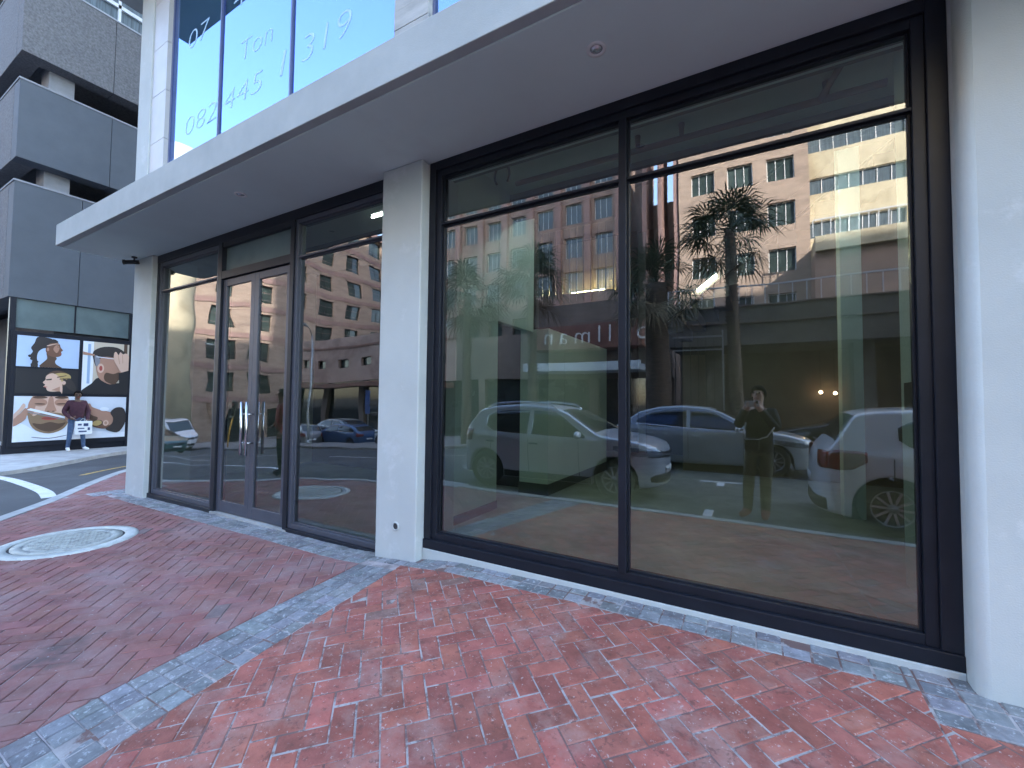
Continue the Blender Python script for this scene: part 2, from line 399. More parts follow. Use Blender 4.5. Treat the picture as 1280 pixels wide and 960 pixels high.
# diagonal band edges x = a + b*y
BL = lambda y: -3.06 - .135 * (y + .42); BR = lambda y: -2.64 - .155 * (y + .42)
class Paver:
    def __init__(s): s.mb = MB(); s.t = []
    def add(s, poly, joint, tint, h=0., lift=0.):
        if area(poly) < 0: poly = poly[::-1]
        if abs(area(poly)) < .0006: return
        o = shrink(poly, joint / 2)
        if len(o) < 3: return
        i2 = shrink(poly, joint / 2 + .005)
        if len(i2) != len(o): i2 = o
        cx = sum(p[0] for p in o) / len(o); cy = sum(p[1] for p in o) / len(o)
        ta, tb = random.gauss(0, .007), random.gauss(0, .007)
        def z(p, dz): return g(p[0], p[1]) + dz + lift + ta * (p[0] - cx) + tb * (p[1] - cy) + h
        m = s.mb; n = len(o); b = len(m.v)
        m.v += [(p[0], p[1], z(p, 0)) for p in i2] + [(p[0], p[1], z(p, -.0035)) for p in o] + [(p[0], p[1], z(p, -.016)) for p in o]
        m.face(range(b, b + n)); s.t += [tint] * n
        for i in range(n):
            j = (i + 1) % n
            m.face((b + n + i, b + n + j, b + j, b + i)); s.t += [tint] * 4
            m.face((b + 2 * n + i, b + 2 * n + j, b + n + j, b + n + i)); s.t += [tint] * 4
    def build(s, name, m):
        o = s.mb.build(name, m, fix=False); me = o.data
        ca = me.color_attributes.new('tint', 'FLOAT_COLOR', 'CORNER')
        ca.data.foreach_set('color', [c for t in s.t for c in (t[0], t[1], t[2], 1)])
        return tag(o, kind='structure')
def tnt(v=.22, hue=.05):
    k = 1 + random.uniform(-v, v); return (k * (1 + random.uniform(-hue, hue)), k * (1 + random.uniform(-hue, hue)), k * (1 + random.uniform(-hue, hue)))
PR, PW, PC = Paver(), Paver(), Paver()
U = .1055
ca_, sa_ = math.cos(R(-44)), math.sin(R(-44))
def rot(p, ox=0, oy=0): return (ox + p[0] * ca_ - p[1] * sa_, oy + p[0] * sa_ + p[1] * ca_)
regR = [[(-1, .155, 2.64 + .155 * .42 + .001), (0, 1, -.205), (1, 0, .67)], [(-1, 0, -.67), (0, 1, -.42), (1, 0, 12)]]
regL = [[(1, -(-.135), -3.06 - .135 * .42 + 0), (0, 1, -.29), (-1, 0, 8.7)], [(1, 0, -8.7), (0, 1, 13), (-1, 0, 13)]]
regL[0][0] = (1, .135, -3.06 - .135 * .42)
regR[0][0] = (-1, -.155, 2.64 + .155 * .42)
for (P, regs, x0, x1, y0, y1, jt) in ((PR, regR, -3.3, 7, -3.1, 0, .006), (PW, regL, -12.6, -2.6, -3.1, 4.5, .0055)):
    N_ = 150
    cx0, cy0 = (x0 + x1) / 2, (y0 + y1) / 2
    for i in range(-N_, N_):
        for j in range(-N_, N_):
            r = (i - j) % 4
            if r == 0: q = [(i, j), (i + 2, j), (i + 2, j + 1), (i, j + 1)]
            elif r == 3: q = [(i, j), (i + 1, j), (i + 1, j + 2), (i, j + 2)]
            else: continue
            c = rot((i * U, j * U), cx0, cy0)
            if not (x0 - .3 < c[0] < x1 + .3 and y0 - .3 < c[1] < y1 + .3): continue
            pts = [rot((a * U + random.gauss(0, .0012), b * U + random.gauss(0, .0012)), cx0, cy0) for a, b in q]
            for reg in regs:
                p2 = pts
                for h_ in reg:
                    p2 = clip(p2, *h_)
                    if len(p2) < 3: break
                if len(p2) < 3: continue
                mx_ = sum(p[0] for p in p2) / len(p2); my_ = sum(p[1] for p in p2) / len(p2)
                if math.hypot(mx_ - MH[0], my_ - MH[1]) < MHR - .02: continue
                if not kerb_y_inside(mx_, my_, .12): continue
                if -8.75 < mx_ < -7.95 and my_ > -.1: continue
                t = tnt(.2 if P is PR else .11)
                if random.random() < (.03 if P is PR else .006): t = (.75, 1.25, 1.35)
                P.add(p2, jt, t, random.gauss(0, .0009))
PR.build('brick_paving', 'brick_red'); PW.build('brick_paving', 'brick_worn')
def cob(quad, lim=None, j=.007):
    p = quad
    if lim:
        for h_ in lim: p = clip(p, *h_)
        if len(p) < 3: return
    PC.add(p, j, tnt(.28, .04), random.gauss(0, .0016))
# facade border
x = -2.56
while x < .67:
    w = random.uniform(.122, .136)
    for (a, b) in ((-.205, -.095), (-.092, .03)):
        cob([(x, a), (x + w, a), (x + w, b), (x, b)], [(1, 0, .672), (-1, 0, 2.56)])
    x += w
# border round the right wall
for r_ in range(4):
    for c_ in range(0, 40):
        a = .675 + c_ * .14
        cob([(a, -.42 + r_ * .105), (a + .138, -.42 + r_ * .105), (a + .138, -.42 + r_ * .105 + .103), (a, -.42 + r_ * .105 + .103)])
# diagonal band with four cobbles across
y = -.30
rowi = 0
while y > -3.1:
    h_ = random.uniform(.108, .122)
    for c_ in range(4):
        f0, f1 = c_ / 4, (c_ + 1) / 4
        def X(f, yy): return BL(yy) + (BR(yy) - BL(yy)) * f
        cob([(X(f0, y - h_), y - h_), (X(f1, y - h_), y - h_), (X(f1, y), y), (X(f0, y), y)])
    y -= h_
# border along the doors
for x0_, x1_ in ((-8.0, -2.56),):
    x = x0_
    while x < x1_:
        w = random.uniform(.10, .118)
        for (a, b) in ((-.295, -.20), (-.198, -.10), (-.098, .02)):
            if a < -.25 and x > -3.1: continue
            if a > -.12 and x > -3.15 and x < -2.58: continue
            cob([(x, a), (x + w, a), (x + w, b), (x, b)])
        x += w
# patch round the left pillar
for i in range(-4, 14):
    for j in range(0, 20):
        a, b = -9.35 + i * .11 + .3, -.42 + j * .105
        if a > -8.02: continue
        if -8.72 < a < -8.0 and b > -.12: continue
        if a + .1 > -8.7 and b < -.30: continue
        if a < -8.72 and not kerb_y_inside(a, b, .1): continue
        if a < -9.1 : continue
        PC.add([(a, b), (a + .108, b), (a + .108, b + .103), (a, b + .103)], .007, tnt(.25, .04), .004)
PC.build('cobble_border', 'cobble_blue')
# door threshold
mb = MB(); mb.box(-6.2, -4.58, -.03, .25, -.1, .022); tag(mb.build('threshold', 'kerb_stone'), 'worn concrete threshold under the double glass doors', 'threshold')

# far pavement bulb and footways
def slab(name, poly, zf, m, th=.25, dens=1.):
    k = MB(); b = len(poly); top = [(x, y, zf(x, y)) for x, y in poly]
    k.poly(top); n = len(poly)
    for i in range(n):
        a = top[i]; c = top[(i + 1) % n]
        k.poly([a, c, (c[0], c[1], c[2] - th), (a[0], a[1], a[2] - th)])
    return tag(k.build(name, m), kind='structure')
bulb = smooth_pts([(-16.5, 12), (-16.4, 4.5), (-15.95, 2.3), (-14.8, 1.0), (-13.75, -.15), (-13.65, -.8), (-14.3, -1.45), (-16, -1.9), (-30, -2.0), (-60, -2.0)], 5)
slab('pavement', bulb + [(-60, 12)], lambda x, y: -.085, 'kerb_stone', .4)
# opposite footway follows the slope
k = MB(); rows = []
for i in range(70):
    x = -70 + i * 2.
    z = T(x, -13) + .12
    rows.append([(x, -12.6, z - .3), (x, -12.6, z), (x, -12.45 - .4, z), (x, -22.2, T(x, -22) + .12)])
k.grid(rows, 0, False); tag(k.build('pavement', 'plaza_paving'), kind='structure')
k = MB(); rows = []
for i in range(30):
    y = -22 - i * 1.6
    rows.append([(-43.4, y, T(-43.4, y) - .2), (-43.4, y, T(-43.4, y) + .13), (-47.6, y, T(-47, y) + .13)])
k.grid(rows, 0, False); tag(k.build('pavement', 'plaza_paving'), kind='structure')

# manhole
mh = empty('manhole', (MH[0], MH[1], g(*MH)), 0, 'large round pale manhole cover set in the red brick paving', 'manhole')
k = MB(); k.lathe((0, 0, 0), (0, 0, 1), [(.545, -.02), (.54, .006), (.50, .012), (.43, .012), (.428, .002)], 64); k.build('collar', 'manhole_collar', mh)
k = MB(); k.lathe((0, 0, 0), (0, 0, 1), [(.408, -.01), (.408, .011), (.33, .012), (.325, .006), (.315, .012), (.0001, .013)], 64)
for i in range(-6, 7):
    for j in range(-6, 7):
        x, y = i * .045, j * .045
        if math.hypot(x, y) < .29: k.box(x - .016, x + .016, y - .009 if (i + j) % 2 else y - .016, y + .009 if (i + j) % 2 else y + .016, .012, .0165)
c = k.build('lid', 'cast_iron', mh); c.rotation_euler[2] = R(25)
k = MB(); k.lathe((0, 0, 0), (0, 0, 1), [(.4285, .001), (.4075, .001)], 64); k.build('gap', 'grime_shade', mh)

# ------------------------------------------------------------------ the shop building
B = empty('shop_building', (-2.5, 0, 0), 0, 'white rendered shop building with concrete canopy and tall black framed glass shopfronts', 'building')
def part(mb, name, mats, bev=None, parent=B):
    o = mb.build(name, mats, parent)
    if parent is B: o.matrix_parent_inverse = Matrix.Translation((2.5, 0, 0))
    if bev: bevel(o, bev)
    return o
CZ, CT, CY = 3.68, 4.0, -.92
# canopy slab
k = MB(); k.box(-8.88, 9, CY, .35, CZ + .012, CT, 0)
part(k, 'canopy', 'canopy_concrete', .006)
k = MB(); k.box(-8.86, 9, CY + .07, -.001 + .36, CZ, CZ + .0125, 0); part(k, 'soffit', 'soffit_plaster', .003)
# upper canopy
k = MB(); k.box(-9.9, 12, -.92, .3, 8.62, 8.95); part(k, 'canopy', 'canopy_concrete', .006)
# pillars
k = MB(); k.box(-3.1, -2.605, -.10, .45, -.1, CZ - .001); part(k, 'pillar', 'white_plaster', .012)
k = MB(); k.box(-8.66, -8.04, -.07, .55, -.2, CZ - .001); part(k, 'pillar', 'white_plaster', .012)
# right wall, rounded corner
k = MB(); pts = [(.885, .3), (.885, -.05)] + [(.885 + .05 - .05 * math.cos(a), -.08 - .05 * math.sin(a)) for a in [R(15 * i) for i in range(7)]] + [(9, -.13), (9, .3)]
n = len(pts)
for z0, z1 in ((-.1, CZ - .001),):
    b = len(k.v); k.v += [(p[0], p[1], z0) for p in pts] + [(p[0], p[1], z1) for p in pts]
    for i in range(n): k.face((b + i, b + (i + 1) % n, b + n + (i + 1) % n, b + n + i), 0, 1 <= i <= 7)
    k.face(range(b + n, b + 2 * n))
part(k, 'wall', 'white_plaster')
# plinth under big window
k = MB(); k.box(-2.6, .884, -.018, .3, -.1, .181); part(k, 'plinth', 'white_plaster', .005)
# weep hole pipe in the middle pillar
k = MB(); k.lathe((-2.84, -.105, .355), (0, -1, 0), [(.040, -.02), (.040, .004), (.030, .006), (.027, -.004)], 24); part(k, 'pipe_collar', 'white_plaster')
k = MB(); k.lathe((-2.84, -.1035, .355), (0, -1, 0), [(.0275, .001), (.0001, .0)], 24); part(k, 'pipe_opening', 'grime_shade')  # dark disc painted for the shade inside the pipe
# upper wall
k = MB()
k.box(-8.94, -8.5, -.02, .4, CT, 8.62)
part(k, 'upper_wall', 'white_plaster', .006)
k = MB()
for i in range(6): k.box(-8.495, -8.02, .0, .4, CT + i * .78, CT + i * .78 + .774)
part(k, 'upper_wall', 'pale_tile', .003)
k = MB()
for i in range(24): k.box(-3.1, -2.66, .003 if i % 2 else 0, .4, CT + i * .193, CT + i * .193 + .190)
part(k, 'upper_wall', 'fair_faced_concrete', .003)
k = MB(); k.box(-8.02, -3.1, .25, .4, CT, 4.35); k.box(-2.66, 9, .25, .4, CT, 4.35); k.box(6, 9, 0, .4, 4.35, 8.62); part(k, 'upper_wall', 'white_plaster')
# unseen tall mass above and behind, sized to block the sun
k = MB(); k.box(-8.9, 64, .3, 24, 8.96, 39.5); k.box(9, 34, -.1, 24, -.2, 8.96); k.box(-8.9, 9, 9.2, 24, -.2, 8.96)
k.box(-8.66, -8.4, .55, 9.2, -.2, 8.96)
part(k, 'upper_shade_mass', 'fair_faced_concrete')
NB = empty('shade_block', (17, 12, 0), 0, 'tall concrete neighbour block rising behind the shop building, out of the picture to the right', 'building')  # added out of view to keep the sun off the hotel block
k = MB(); k.box(-13, 12, -11, 14, 39.51, 66)
for i in range(8): k.box(-12 + 3 * i, -10.8 + 3 * i, -11.05, -11.001, 40.5, 65, 1)
k.build('tower_shade_mass', ['fair_faced_concrete', 'window_glass'], NB)

def window(x0, x1, z0, z1, mullx, transz, y=.0, fw=.07, depth=.12, mh=.027, pin=.046, bead=True, gm='shop_glass', fm='frame_metal', skip=None, name='window', bot=None):
    """one framed window: frame mesh with panes as children"""
    f = MB(); bot = bot or fw
    f.box(x0, x0 + fw, y, y + depth, z0, z1); f.box(x1 - fw, x1, y, y + depth, z0, z1)
    f.box(x0 + fw, x1 - fw, y + .002, y + depth - .002, z0, z0 + bot); f.box(x0 + fw, x1 - fw, y + .002, y + depth - .002, z1 - fw, z1)
    for m_ in mullx: f.box(m_ - mh, m_ + mh, y - .012, y + depth - .004, z0 + bot - .001, z1 - fw + .001)
    cols = [x0 + fw] + [v for m_ in mullx for v in (m_ - mh, m_ + mh)] + [x1 - fw]
    fo = None
    panes = []
    for i in range(0, len(cols), 2):
        a, b = cols[i], cols[i + 1]
        rows_ = [z0 + bot] + [v for t_ in transz for v in (t_ - .010, t_ + .010)] + [z1 - fw]
        for t_ in transz: f.box(a - .001, b + .001, y + .004, y + depth - .006, t_ - .010, t_ + .010)
        for j in range(0, len(rows_), 2):
            c, d = rows_[j], rows_[j + 1]
            # glazing bead
            t2 = .013
            if bead: f.box(a, a + t2, y + .03, y + .075, c, d); f.box(b - t2, b, y + .03, y + .075, c, d)
            if bead: f.box(a + t2, b - t2, y + .031, y + .074, c, c + t2); f.box(a + t2, b - t2, y + .031, y + .074, d - t2, d)
            panes.append((a + t2 * .5, b - t2 * .5, c + t2 * .5, d - t2 * .5))
    fo = part(f, name, fm, .003)
    for (a, b, c, d) in panes:
        p = MB(); p.box(a, b, y + pin, y + pin + .01, c, d, 1, {'f': 0})
        p.build('pane', [gm, 'glass_body'], fo)
    return fo
# big window (outer sub frame + window)
k = MB()
k.box(-2.6, .884, -.012, .16, .182, .262); k.box(-2.6, -2.53, 0, .16, .262, CZ - .002); k.box(.80, .884, 0, .16, .262, CZ - .002); k.box(-2.53, .80, -.002, .16, 3.60, CZ - .002)
part(k, 'outer_frame', 'frame_metal', .004)
window(-2.53, .80, .263, 3.60, [-.82], [3.10], y=.02, fw=.055, depth=.11)
# left shopfront
k = MB(); k.box(-8.04, -3.1, -.004, .14, 3.56, CZ - .002); k.box(-8.04, -6.2, -.02, .12, -.05, .045)
k.box(-8.04, -7.98, 0, .12, .045, 3.56)
part(k, 'outer_frame', 'frame_metal', .004)
k = MB(); k.box(-4.6, -3.1, -.02, .12, -.05, .045); part(k, 'sill', 'frame_metal', .004)
window(-7.98, -6.24, .046, 3.56, [], [3.12], y=.01, fw=.06, depth=.1, gm='shop_glass_wavy', fm='door_metal')
window(-4.60, -3.1, .046, 3.56, [], [3.12], y=.01, fw=.05, depth=.1, gm='shop_glass_wavy', fm='door_metal')
k = MB(); k.box(-6.24, -6.15, -.01, .13, -.03, 3.56); k.box(-4.67, -4.60, -.01, .13, -.03, 3.56); k.box(-6.15, -4.67, -.008, .13, 3.07, 3.17)
k.box(-6.15, -4.67, .0, .13, 3.50, 3.56)
part(k, 'door_frame', 'frame_metal', .003)
k = MB(); k.box(-6.15, -4.67, .05, .07, 3.17, 3.5); part(k, 'transom_panel', 'teal_glass')
for (a, b, side) in ((-6.145, -5.412, 1), (-5.408, -4.675, -1)):
    f = MB(); f.box(a, a + .085, .02, .075, .03, 3.06); f.box(b - .085, b, .02, .075, .03, 3.06); f.box(a + .085, b - .085, .022, .073, .03, .17); f.box(a + .085, b - .085, .022, .073, 2.97, 3.06)
    d = part(f, 'door', 'door_metal', .004)
    p = MB(); p.box(a + .08, b - .08, .040, .050, .165, 2.975, 1, {'f': 0}); p.build('pane', ['shop_glass_wavy', 'glass_body'], d)
    hx = (b - .055) if side == 1 else (a + .055)
    h_ = MB(); h_.tube([(hx, -.06, .80), (hx, -.06, 1.45)], .016, 14)
    for zz in (.95, 1.30): h_.tube([(hx, -.06, zz), (hx, .022, zz)], .010, 10)
    h_.build('handle', 'steel', d)
# upper windows
window(-8.02, -3.1, CT + .001, 8.6, [-6.53, -4.88], [], y=.06, fw=.03, depth=.05, mh=.012, pin=.014, bead=False, gm='upper_glass', fm='upper_frame')
window(-2.66, 6, CT + .001, 8.6, [-1.0, .7, 2.4, 4.2], [], y=.06, fw=.03, depth=.05, mh=.012, pin=.014, bead=False, gm='upper_glass', fm='upper_frame')
k = MB(); k.box(-7.98, -3.14, .118, .124, 4.04, 8.55); part(k, 'window_film', 'window_film')
k = MB(); k.box(-2.62, 5.98, .118, .124, 4.04, 8.55); part(k, 'window_film', 'window_film')
def text_mesh(name, s_, size, m, ext=.002, offset=0., shear=0., mirror=False, spacing=1.):
    cu = bpy.data.curves.new(name, 'FONT'); cu.body = s_; cu.size = size; cu.extrude = ext; cu.offset = offset; cu.shear = shear; cu.space_character = spacing
    cu.resolution_u = 4
    ob = bpy.data.objects.new('tmp', cu); COL.objects.link(ob); dg = bpy.context.evaluated_depsgraph_get(); dg.update()
    me = bpy.data.meshes.new_from_object(ob.evaluated_get(dg)); bpy.data.objects.remove(ob)
    me.name = name; me.materials.clear(); me.materials.append(M[m])
    o = bpy.data.objects.new(name, me); COL.objects.link(o); return o
def fit_text(s_, x0, x1, z, y, name, m, h=None, parent=None, off=0., shear=0., inv=None, rz=0., spacing=1.):
    o = text_mesh(name, s_, 1., m, .0004, off, shear, spacing=spacing)
    bb = [v.co for v in o.data.vertices]; w = max(v.x for v in bb) - min(v.x for v in bb); hh = max(v.y for v in bb)
    mn = min(v.x for v in bb); sx = (x1 - x0) / w; sy = (h / hh) if h else sx
    for v in o.data.vertices: v.co = Vector(((v.co.x - mn) * sx, v.co.y * sy, v.co.z))
    o.rotation_euler = (R(90), 0, rz); o.location = (x0, y, z)
    if parent is not None:
        o.parent = parent
        if inv: o.matrix_parent_inverse = inv
    return o
INV = Matrix.Translation((2.5, 0, 0))
tx = dict(y=.072, name='window_lettering', m='vinyl_text', parent=B, inv=INV)
for s_, a, b, z in (('082', -7.5, -6.62, 5.45), ('445', -6.42, -5.5, 5.47), ('1', -5.12, -5.0, 5.49), ('319', -4.68, -3.82, 5.5), ('Ton', -6.02, -5.3, 6.04), ('07', -7.5, -6.9, 6.80), ('4', -6.25, -5.98, 6.86)):
    fit_text(s_, a, b, z, h=.27 if s_ not in ('319', '1') else .31, off=-.022, shear=.12, **tx)
# ---- interior
k = MB(); k.box(-8.4, 9, .17, 9.2, -.05, .13); part(k, 'floor', 'int_floor')
def wallbox(k, x0, x1, y0, y1, z0, z1):
    k.box(x0, x1, y0, y1, z0, z1)
k = MB(); k.box(-2.98, -2.88, .16, 1.69, .13, 4.3); k.box(-2.98, -2.88, 1.691, 2.699, 2.52, 4.3); k.box(-3.1, -2.63, 2.7, 3.3, .29, 2.56); k.box(-2.78, -2.63, 3.301, 5.5, .29, 2.56); part(k, 'interior_wall', 'int_wall', .004)
k = MB(); k.box(.98, 1.3, .92, 1.40, .13, 4.3); part(k, 'interior_column', 'int_wall', .004)
k = MB(); k.box(.91, 1.12, 3.54, 3.8, .13, 5.2); part(k, 'interior_column', 'int_wall', .004)
k = MB(); k.box(-3.11, -2.622, 2.69, 3.3, .131, .29); k.box(-2.79, -2.622, 3.3, 5.5, .131, .29); part(k, 'skirting', 'int_skirt')
k = MB(); k.box(-2.99, -2.872, .18, 1.70, .131, .23); part(k, 'skirting', 'int_skirt')
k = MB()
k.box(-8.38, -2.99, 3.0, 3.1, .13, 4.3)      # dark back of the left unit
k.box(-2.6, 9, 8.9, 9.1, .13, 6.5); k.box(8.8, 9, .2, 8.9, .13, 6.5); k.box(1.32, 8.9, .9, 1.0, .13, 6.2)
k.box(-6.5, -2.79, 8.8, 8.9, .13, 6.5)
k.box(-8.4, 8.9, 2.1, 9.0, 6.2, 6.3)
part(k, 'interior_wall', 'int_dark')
k = MB(); k.box(-8.35, 1.4, .52, 1.95, 4.28, 4.36); part(k, 'ceiling', 'int_ceiling')
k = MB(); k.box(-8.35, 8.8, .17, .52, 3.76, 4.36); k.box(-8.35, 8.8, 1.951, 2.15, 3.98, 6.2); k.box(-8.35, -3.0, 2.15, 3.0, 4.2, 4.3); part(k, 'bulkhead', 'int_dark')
# sprinkler pipe
k = MB(); k.tube([(-2.5, 1.45, 4.12), (.95, 1.45, 4.12)], .030, 12)
for xx in (-1.05, -.62, .55): k.tube([(xx, 1.45, 4.12), (xx, 1.45, 4.27)], [.018, .03], 10)
k.tube([(.5, 1.45, 4.12), (.62, .95, 4.12), (.95, .9, 4.14)], .026, 10)
part(k, 'sprinkler_pipe', 'pipe_red')
k = MB(); k.tube([(-2.55 + .10 * math.cos(a), 1.2, 4.12 + .13 * math.sin(a)) for a in [R(15 * i) for i in range(-3, 16)]], .014, 8); part(k, 'cable_loop', 'black_plastic')
# small dark green box on the column
k = MB(); k.box(.955, .979, 1.0, 1.22, 1.46, 1.66); part(k, 'switch_box', 'cloth_green', .004)
# staircase rising to the right at the back
k = MB(); ny = 14
for i in range(ny):
    x = -1.35 + i * .24; z = 2.95 + i * .185
    k.box(x, x + .25, 5.0, 6.3, z - .22, z)
k.bar((-1.5, 4.95, 3.0), (2.1, 4.95, 5.80), .05, .30)
k.bar((-1.5, 4.9, 3.86), (2.1, 4.9, 6.6), .04)
part(k, 'staircase', 'frame_metal')
k = MB(); k.poly([(-1.3, 6.31, .131), (4.5, 6.31, .131), (4.5, 6.31, 6.15), (2.3, 6.31, 6.15), (-1.3, 6.31, 3.3)]); k.box(-1.3, 4.5, 6.32, 6.4, .13, 3.3)
part(k, 'interior_wall', 'int_beige')
# landing with slatted balustrade
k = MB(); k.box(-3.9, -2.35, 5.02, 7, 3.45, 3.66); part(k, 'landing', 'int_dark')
k = MB(); k.box(-4.1, -2.75, 6.6, 6.65, 3.67, 5.3); part(k, 'interior_wall', 'wood_slat')
k = MB()
for i in range(11): k.box(-3.86 + i * .15, -3.845 + i * .15, 5.0, 5.03, 3.5, 5.0)
k.box(-3.9, -2.32, 4.99, 5.04, 4.99, 5.04)
part(k, 'balustrade', 'black_plastic')
# interior lamps: some seen through the glass, two added out of view
def tube_lamp(a, b, m='lamp_white', r=.018):
    o = empty('tube_lamp', ((a[0] + b[0]) / 2, (a[1] + b[1]) / 2, (a[2] + b[2]) / 2))
    k = MB(); A = Vector(a) - o.location; Bv = Vector(b) - o.location
    k.tube([A, Bv], r, 10); k.build('tube', m, o)
    k = MB(); k.bar(A + Vector((0, 0, .045)), Bv + Vector((0, 0, .045)), .06, .03); k.build('housing', 'pale_rail', o)
    return o
tag(tube_lamp((-.86, 4.88, 3.40), (-.56, 4.88, 3.63), 'lamp_stair', .014), 'short lit tube lamp under the sloping staircase', 'lamp')
for i, (x, y) in enumerate(((-3.75, 1.2), (-3.75, 1.9), (-4.5, 1.3), (-4.5, 2.1))):
    tag(tube_lamp((x - .3, y, 4.12), (x + .3, y, 4.12), r=.014), 'white tube lamp on the ceiling inside the left shop unit', 'lamp', 'tube lamps inside the left unit')
for i, (x, y, lab) in enumerate(((-1.7, 2.5, 'left'), (.2, 2.5, 'right'))):
    tag(tube_lamp((x - .6, y, 4.22), (x + .6, y, 4.22), 'lamp_fill', r=.02), lab + ' white tube lamp high inside the big unit, behind the bulkhead', 'lamp', 'tube lamps inside the big unit')  # added fill light for the interior, hidden from the camera
tag(tube_lamp((-3.6, 6.0, 3.9), (-2.8, 6.0, 3.9), 'lamp_slat', .012), 'warm strip lamp washing the slatted landing wall', 'lamp')

# downlights
def downlight(x, y, label):
    o = empty('downlight', (x, y, CZ)); tag(o, label, 'downlight', 'downlights in the canopy soffit')
    k = MB(); k.lathe((0, 0, 0), (0, 0, -1), [(.062, -.001), (.060, .007), (.044, .008), (.038, .001)], 32); k.build('ring', 'sign_white', o)
    k = MB(); k.lathe((0, 0, 0), (0, 0, -1), [(.039, .001), (.028, .0005), (.026, .006), (.012, .010), (.0001, .011)], 24, smooth=True); k.build('lens', 'lamp_lens', o)
downlight(-.84, -.51, 'round white downlight in the soffit above the big window')
downlight(-4.79, -.51, 'small round downlight in the soffit above the double doors')
# cctv
o = empty('security_camera', (-8.42, -.16, CZ), 0, 'small dark security camera under the canopy beside the left pillar', 'camera')
k = MB(); k.lathe((0, 0, 0), (0, 0, -1), [(.035, 0), (.035, .02), (.012, .022), (.012, .06)], 16); k.build('mount', 'black_plastic', o)
k = MB(); k.tube([(-.06, -.09, -.10), (.03, .05, -.075)], .032, 14); k.tube([(-.075, -.113, -.103), (-.06, -.09, -.10)], .038, 14); k.build('housing', 'black_plastic', o)

# ------------------------------------------------------------------ grey building on the left
GB = empty('parking_building', (-17.5, .26, 0), 0, 'grey concrete building with stacked spandrels and recessed dark floors on the left', 'building')
def gpart(k, name, m, bev=None):
    o = k.build(name, m, GB); o.matrix_parent_inverse = Matrix.Translation((17.5, -.26, 0))
    if bev: bevel(o, bev)
    return o
def ring(k, z0, z1, x=-17.5, y=.26, w=34, d=26, seams=()):
    k.box(x - w, x, y, y + d, z0, z1)
for z0, z1, m in ((4.17, 7.36, 'painted_panel'), (8.03, 10.22, 'painted_panel'), (11.03, 13.36, 'pebble_dash')):
    # front spandrel split in panels by narrow joints; the street-side face is pebble dash
    k = MB(); ys_ = [.26, 1.62 if z0 < 5 else 2.2, 4.4, 7.2, 10, 26]
    for a, b in zip(ys_, ys_[1:]):
        k.box(-18.0, -17.5, a + (.012 if a > .3 else 0), b, z0, z1, 0)
    gpart(k, 'spandrel', m, .01)
    k = MB(); k.box(-51.5, -18.001, .255, .7, z0 + .001, z1 - .001); k.box(-51.5, -18.0, .701, 26, z0 + .3, z0 + .5); gpart(k, 'spandrel', 'pebble_dash', .01)
    k = MB(); k.box(-18.05, -17.485, .24, 26, z1, z1 + .05); k.box(-51.5, -18.05, .24, .8, z1, z1 + .05); gpart(k, 'coping', 'column_concrete', .005)
k = MB()
for yy in (.9, 5.6, 10.3, 15):
    for z0, z1 in ((7.37, 8.6), (10.23, 11.4), (13.38, 16.1)):
        k = MB(); k.box(-18.7, -17.95, yy, yy + .55, z0 - .1, z1); gpart(k, 'column', 'column_concrete', .02)
for xx in (-24, -30, -36, -42):
    for z0, z1 in ((7.37, 8.6), (10.23, 11.4)):
        k = MB(); k.box(xx, xx + .6, .9, 1.5, z0, z1); gpart(k, 'column', 'column_concrete', .02)
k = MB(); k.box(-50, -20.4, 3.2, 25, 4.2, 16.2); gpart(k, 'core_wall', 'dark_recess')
# top storey windows with rail
k = MB(); k.box(-17.9, -17.8, .5, 25, 13.42, 16.2); k.box(-50, -17.9, .9, 1.0, 13.42, 16.2); gpart(k, 'window_band', 'curtain_glass')
k = MB()
for yy in (.5, 2.3, 4.1, 5.9, 7.7): k.box(-17.80, -17.72, yy, yy + .07, 13.42, 16.2)
k.box(-17.80, -17.70, .45, 25, 13.42, 13.56); k.box(-17.80, -17.72, .45, 25, 14.0, 14.12)
gpart(k, 'window_frame', 'pale_rail')
k = MB(); k.box(-51.5, -17.4, .2, 26, 16.2, 16.8); gpart(k, 'roof', 'grey_roof')
# ground floor
k = MB(); k.box(-17.62, -17.58, .42, 1.585, 3.36, 4.165); k.box(-17.62, -17.58, 1.615, 2.86, 3.36, 4.165); gpart(k, 'window', 'teal_glass')
k = MB(); k.box(-17.60, -17.54, 1.585, 1.615, 3.36, 4.165); k.box(-17.6, -17.5, .30, .42, -.3, 4.165); k.box(-17.62, -17.48, 2.86, 3.0, -.3, 4.165); gpart(k, 'window_frame', 'frame_metal')
k = MB(); k.box(-18.2, -17.55, 3.0, 26, -.3, 4.165); gpart(k, 'wall', 'painted_panel')
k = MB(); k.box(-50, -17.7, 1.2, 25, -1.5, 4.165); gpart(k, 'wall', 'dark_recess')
k = MB(); k.box(-17.62, -17.52, .28, 2.98, -.35, .16); gpart(k, 'plinth', 'frame_metal')
# barber adverts
AD = empty('advert_panel', (-17.5, .3, .16), R(90), 'black framed wall of four hairdressing photographs facing the side street', 'advert')
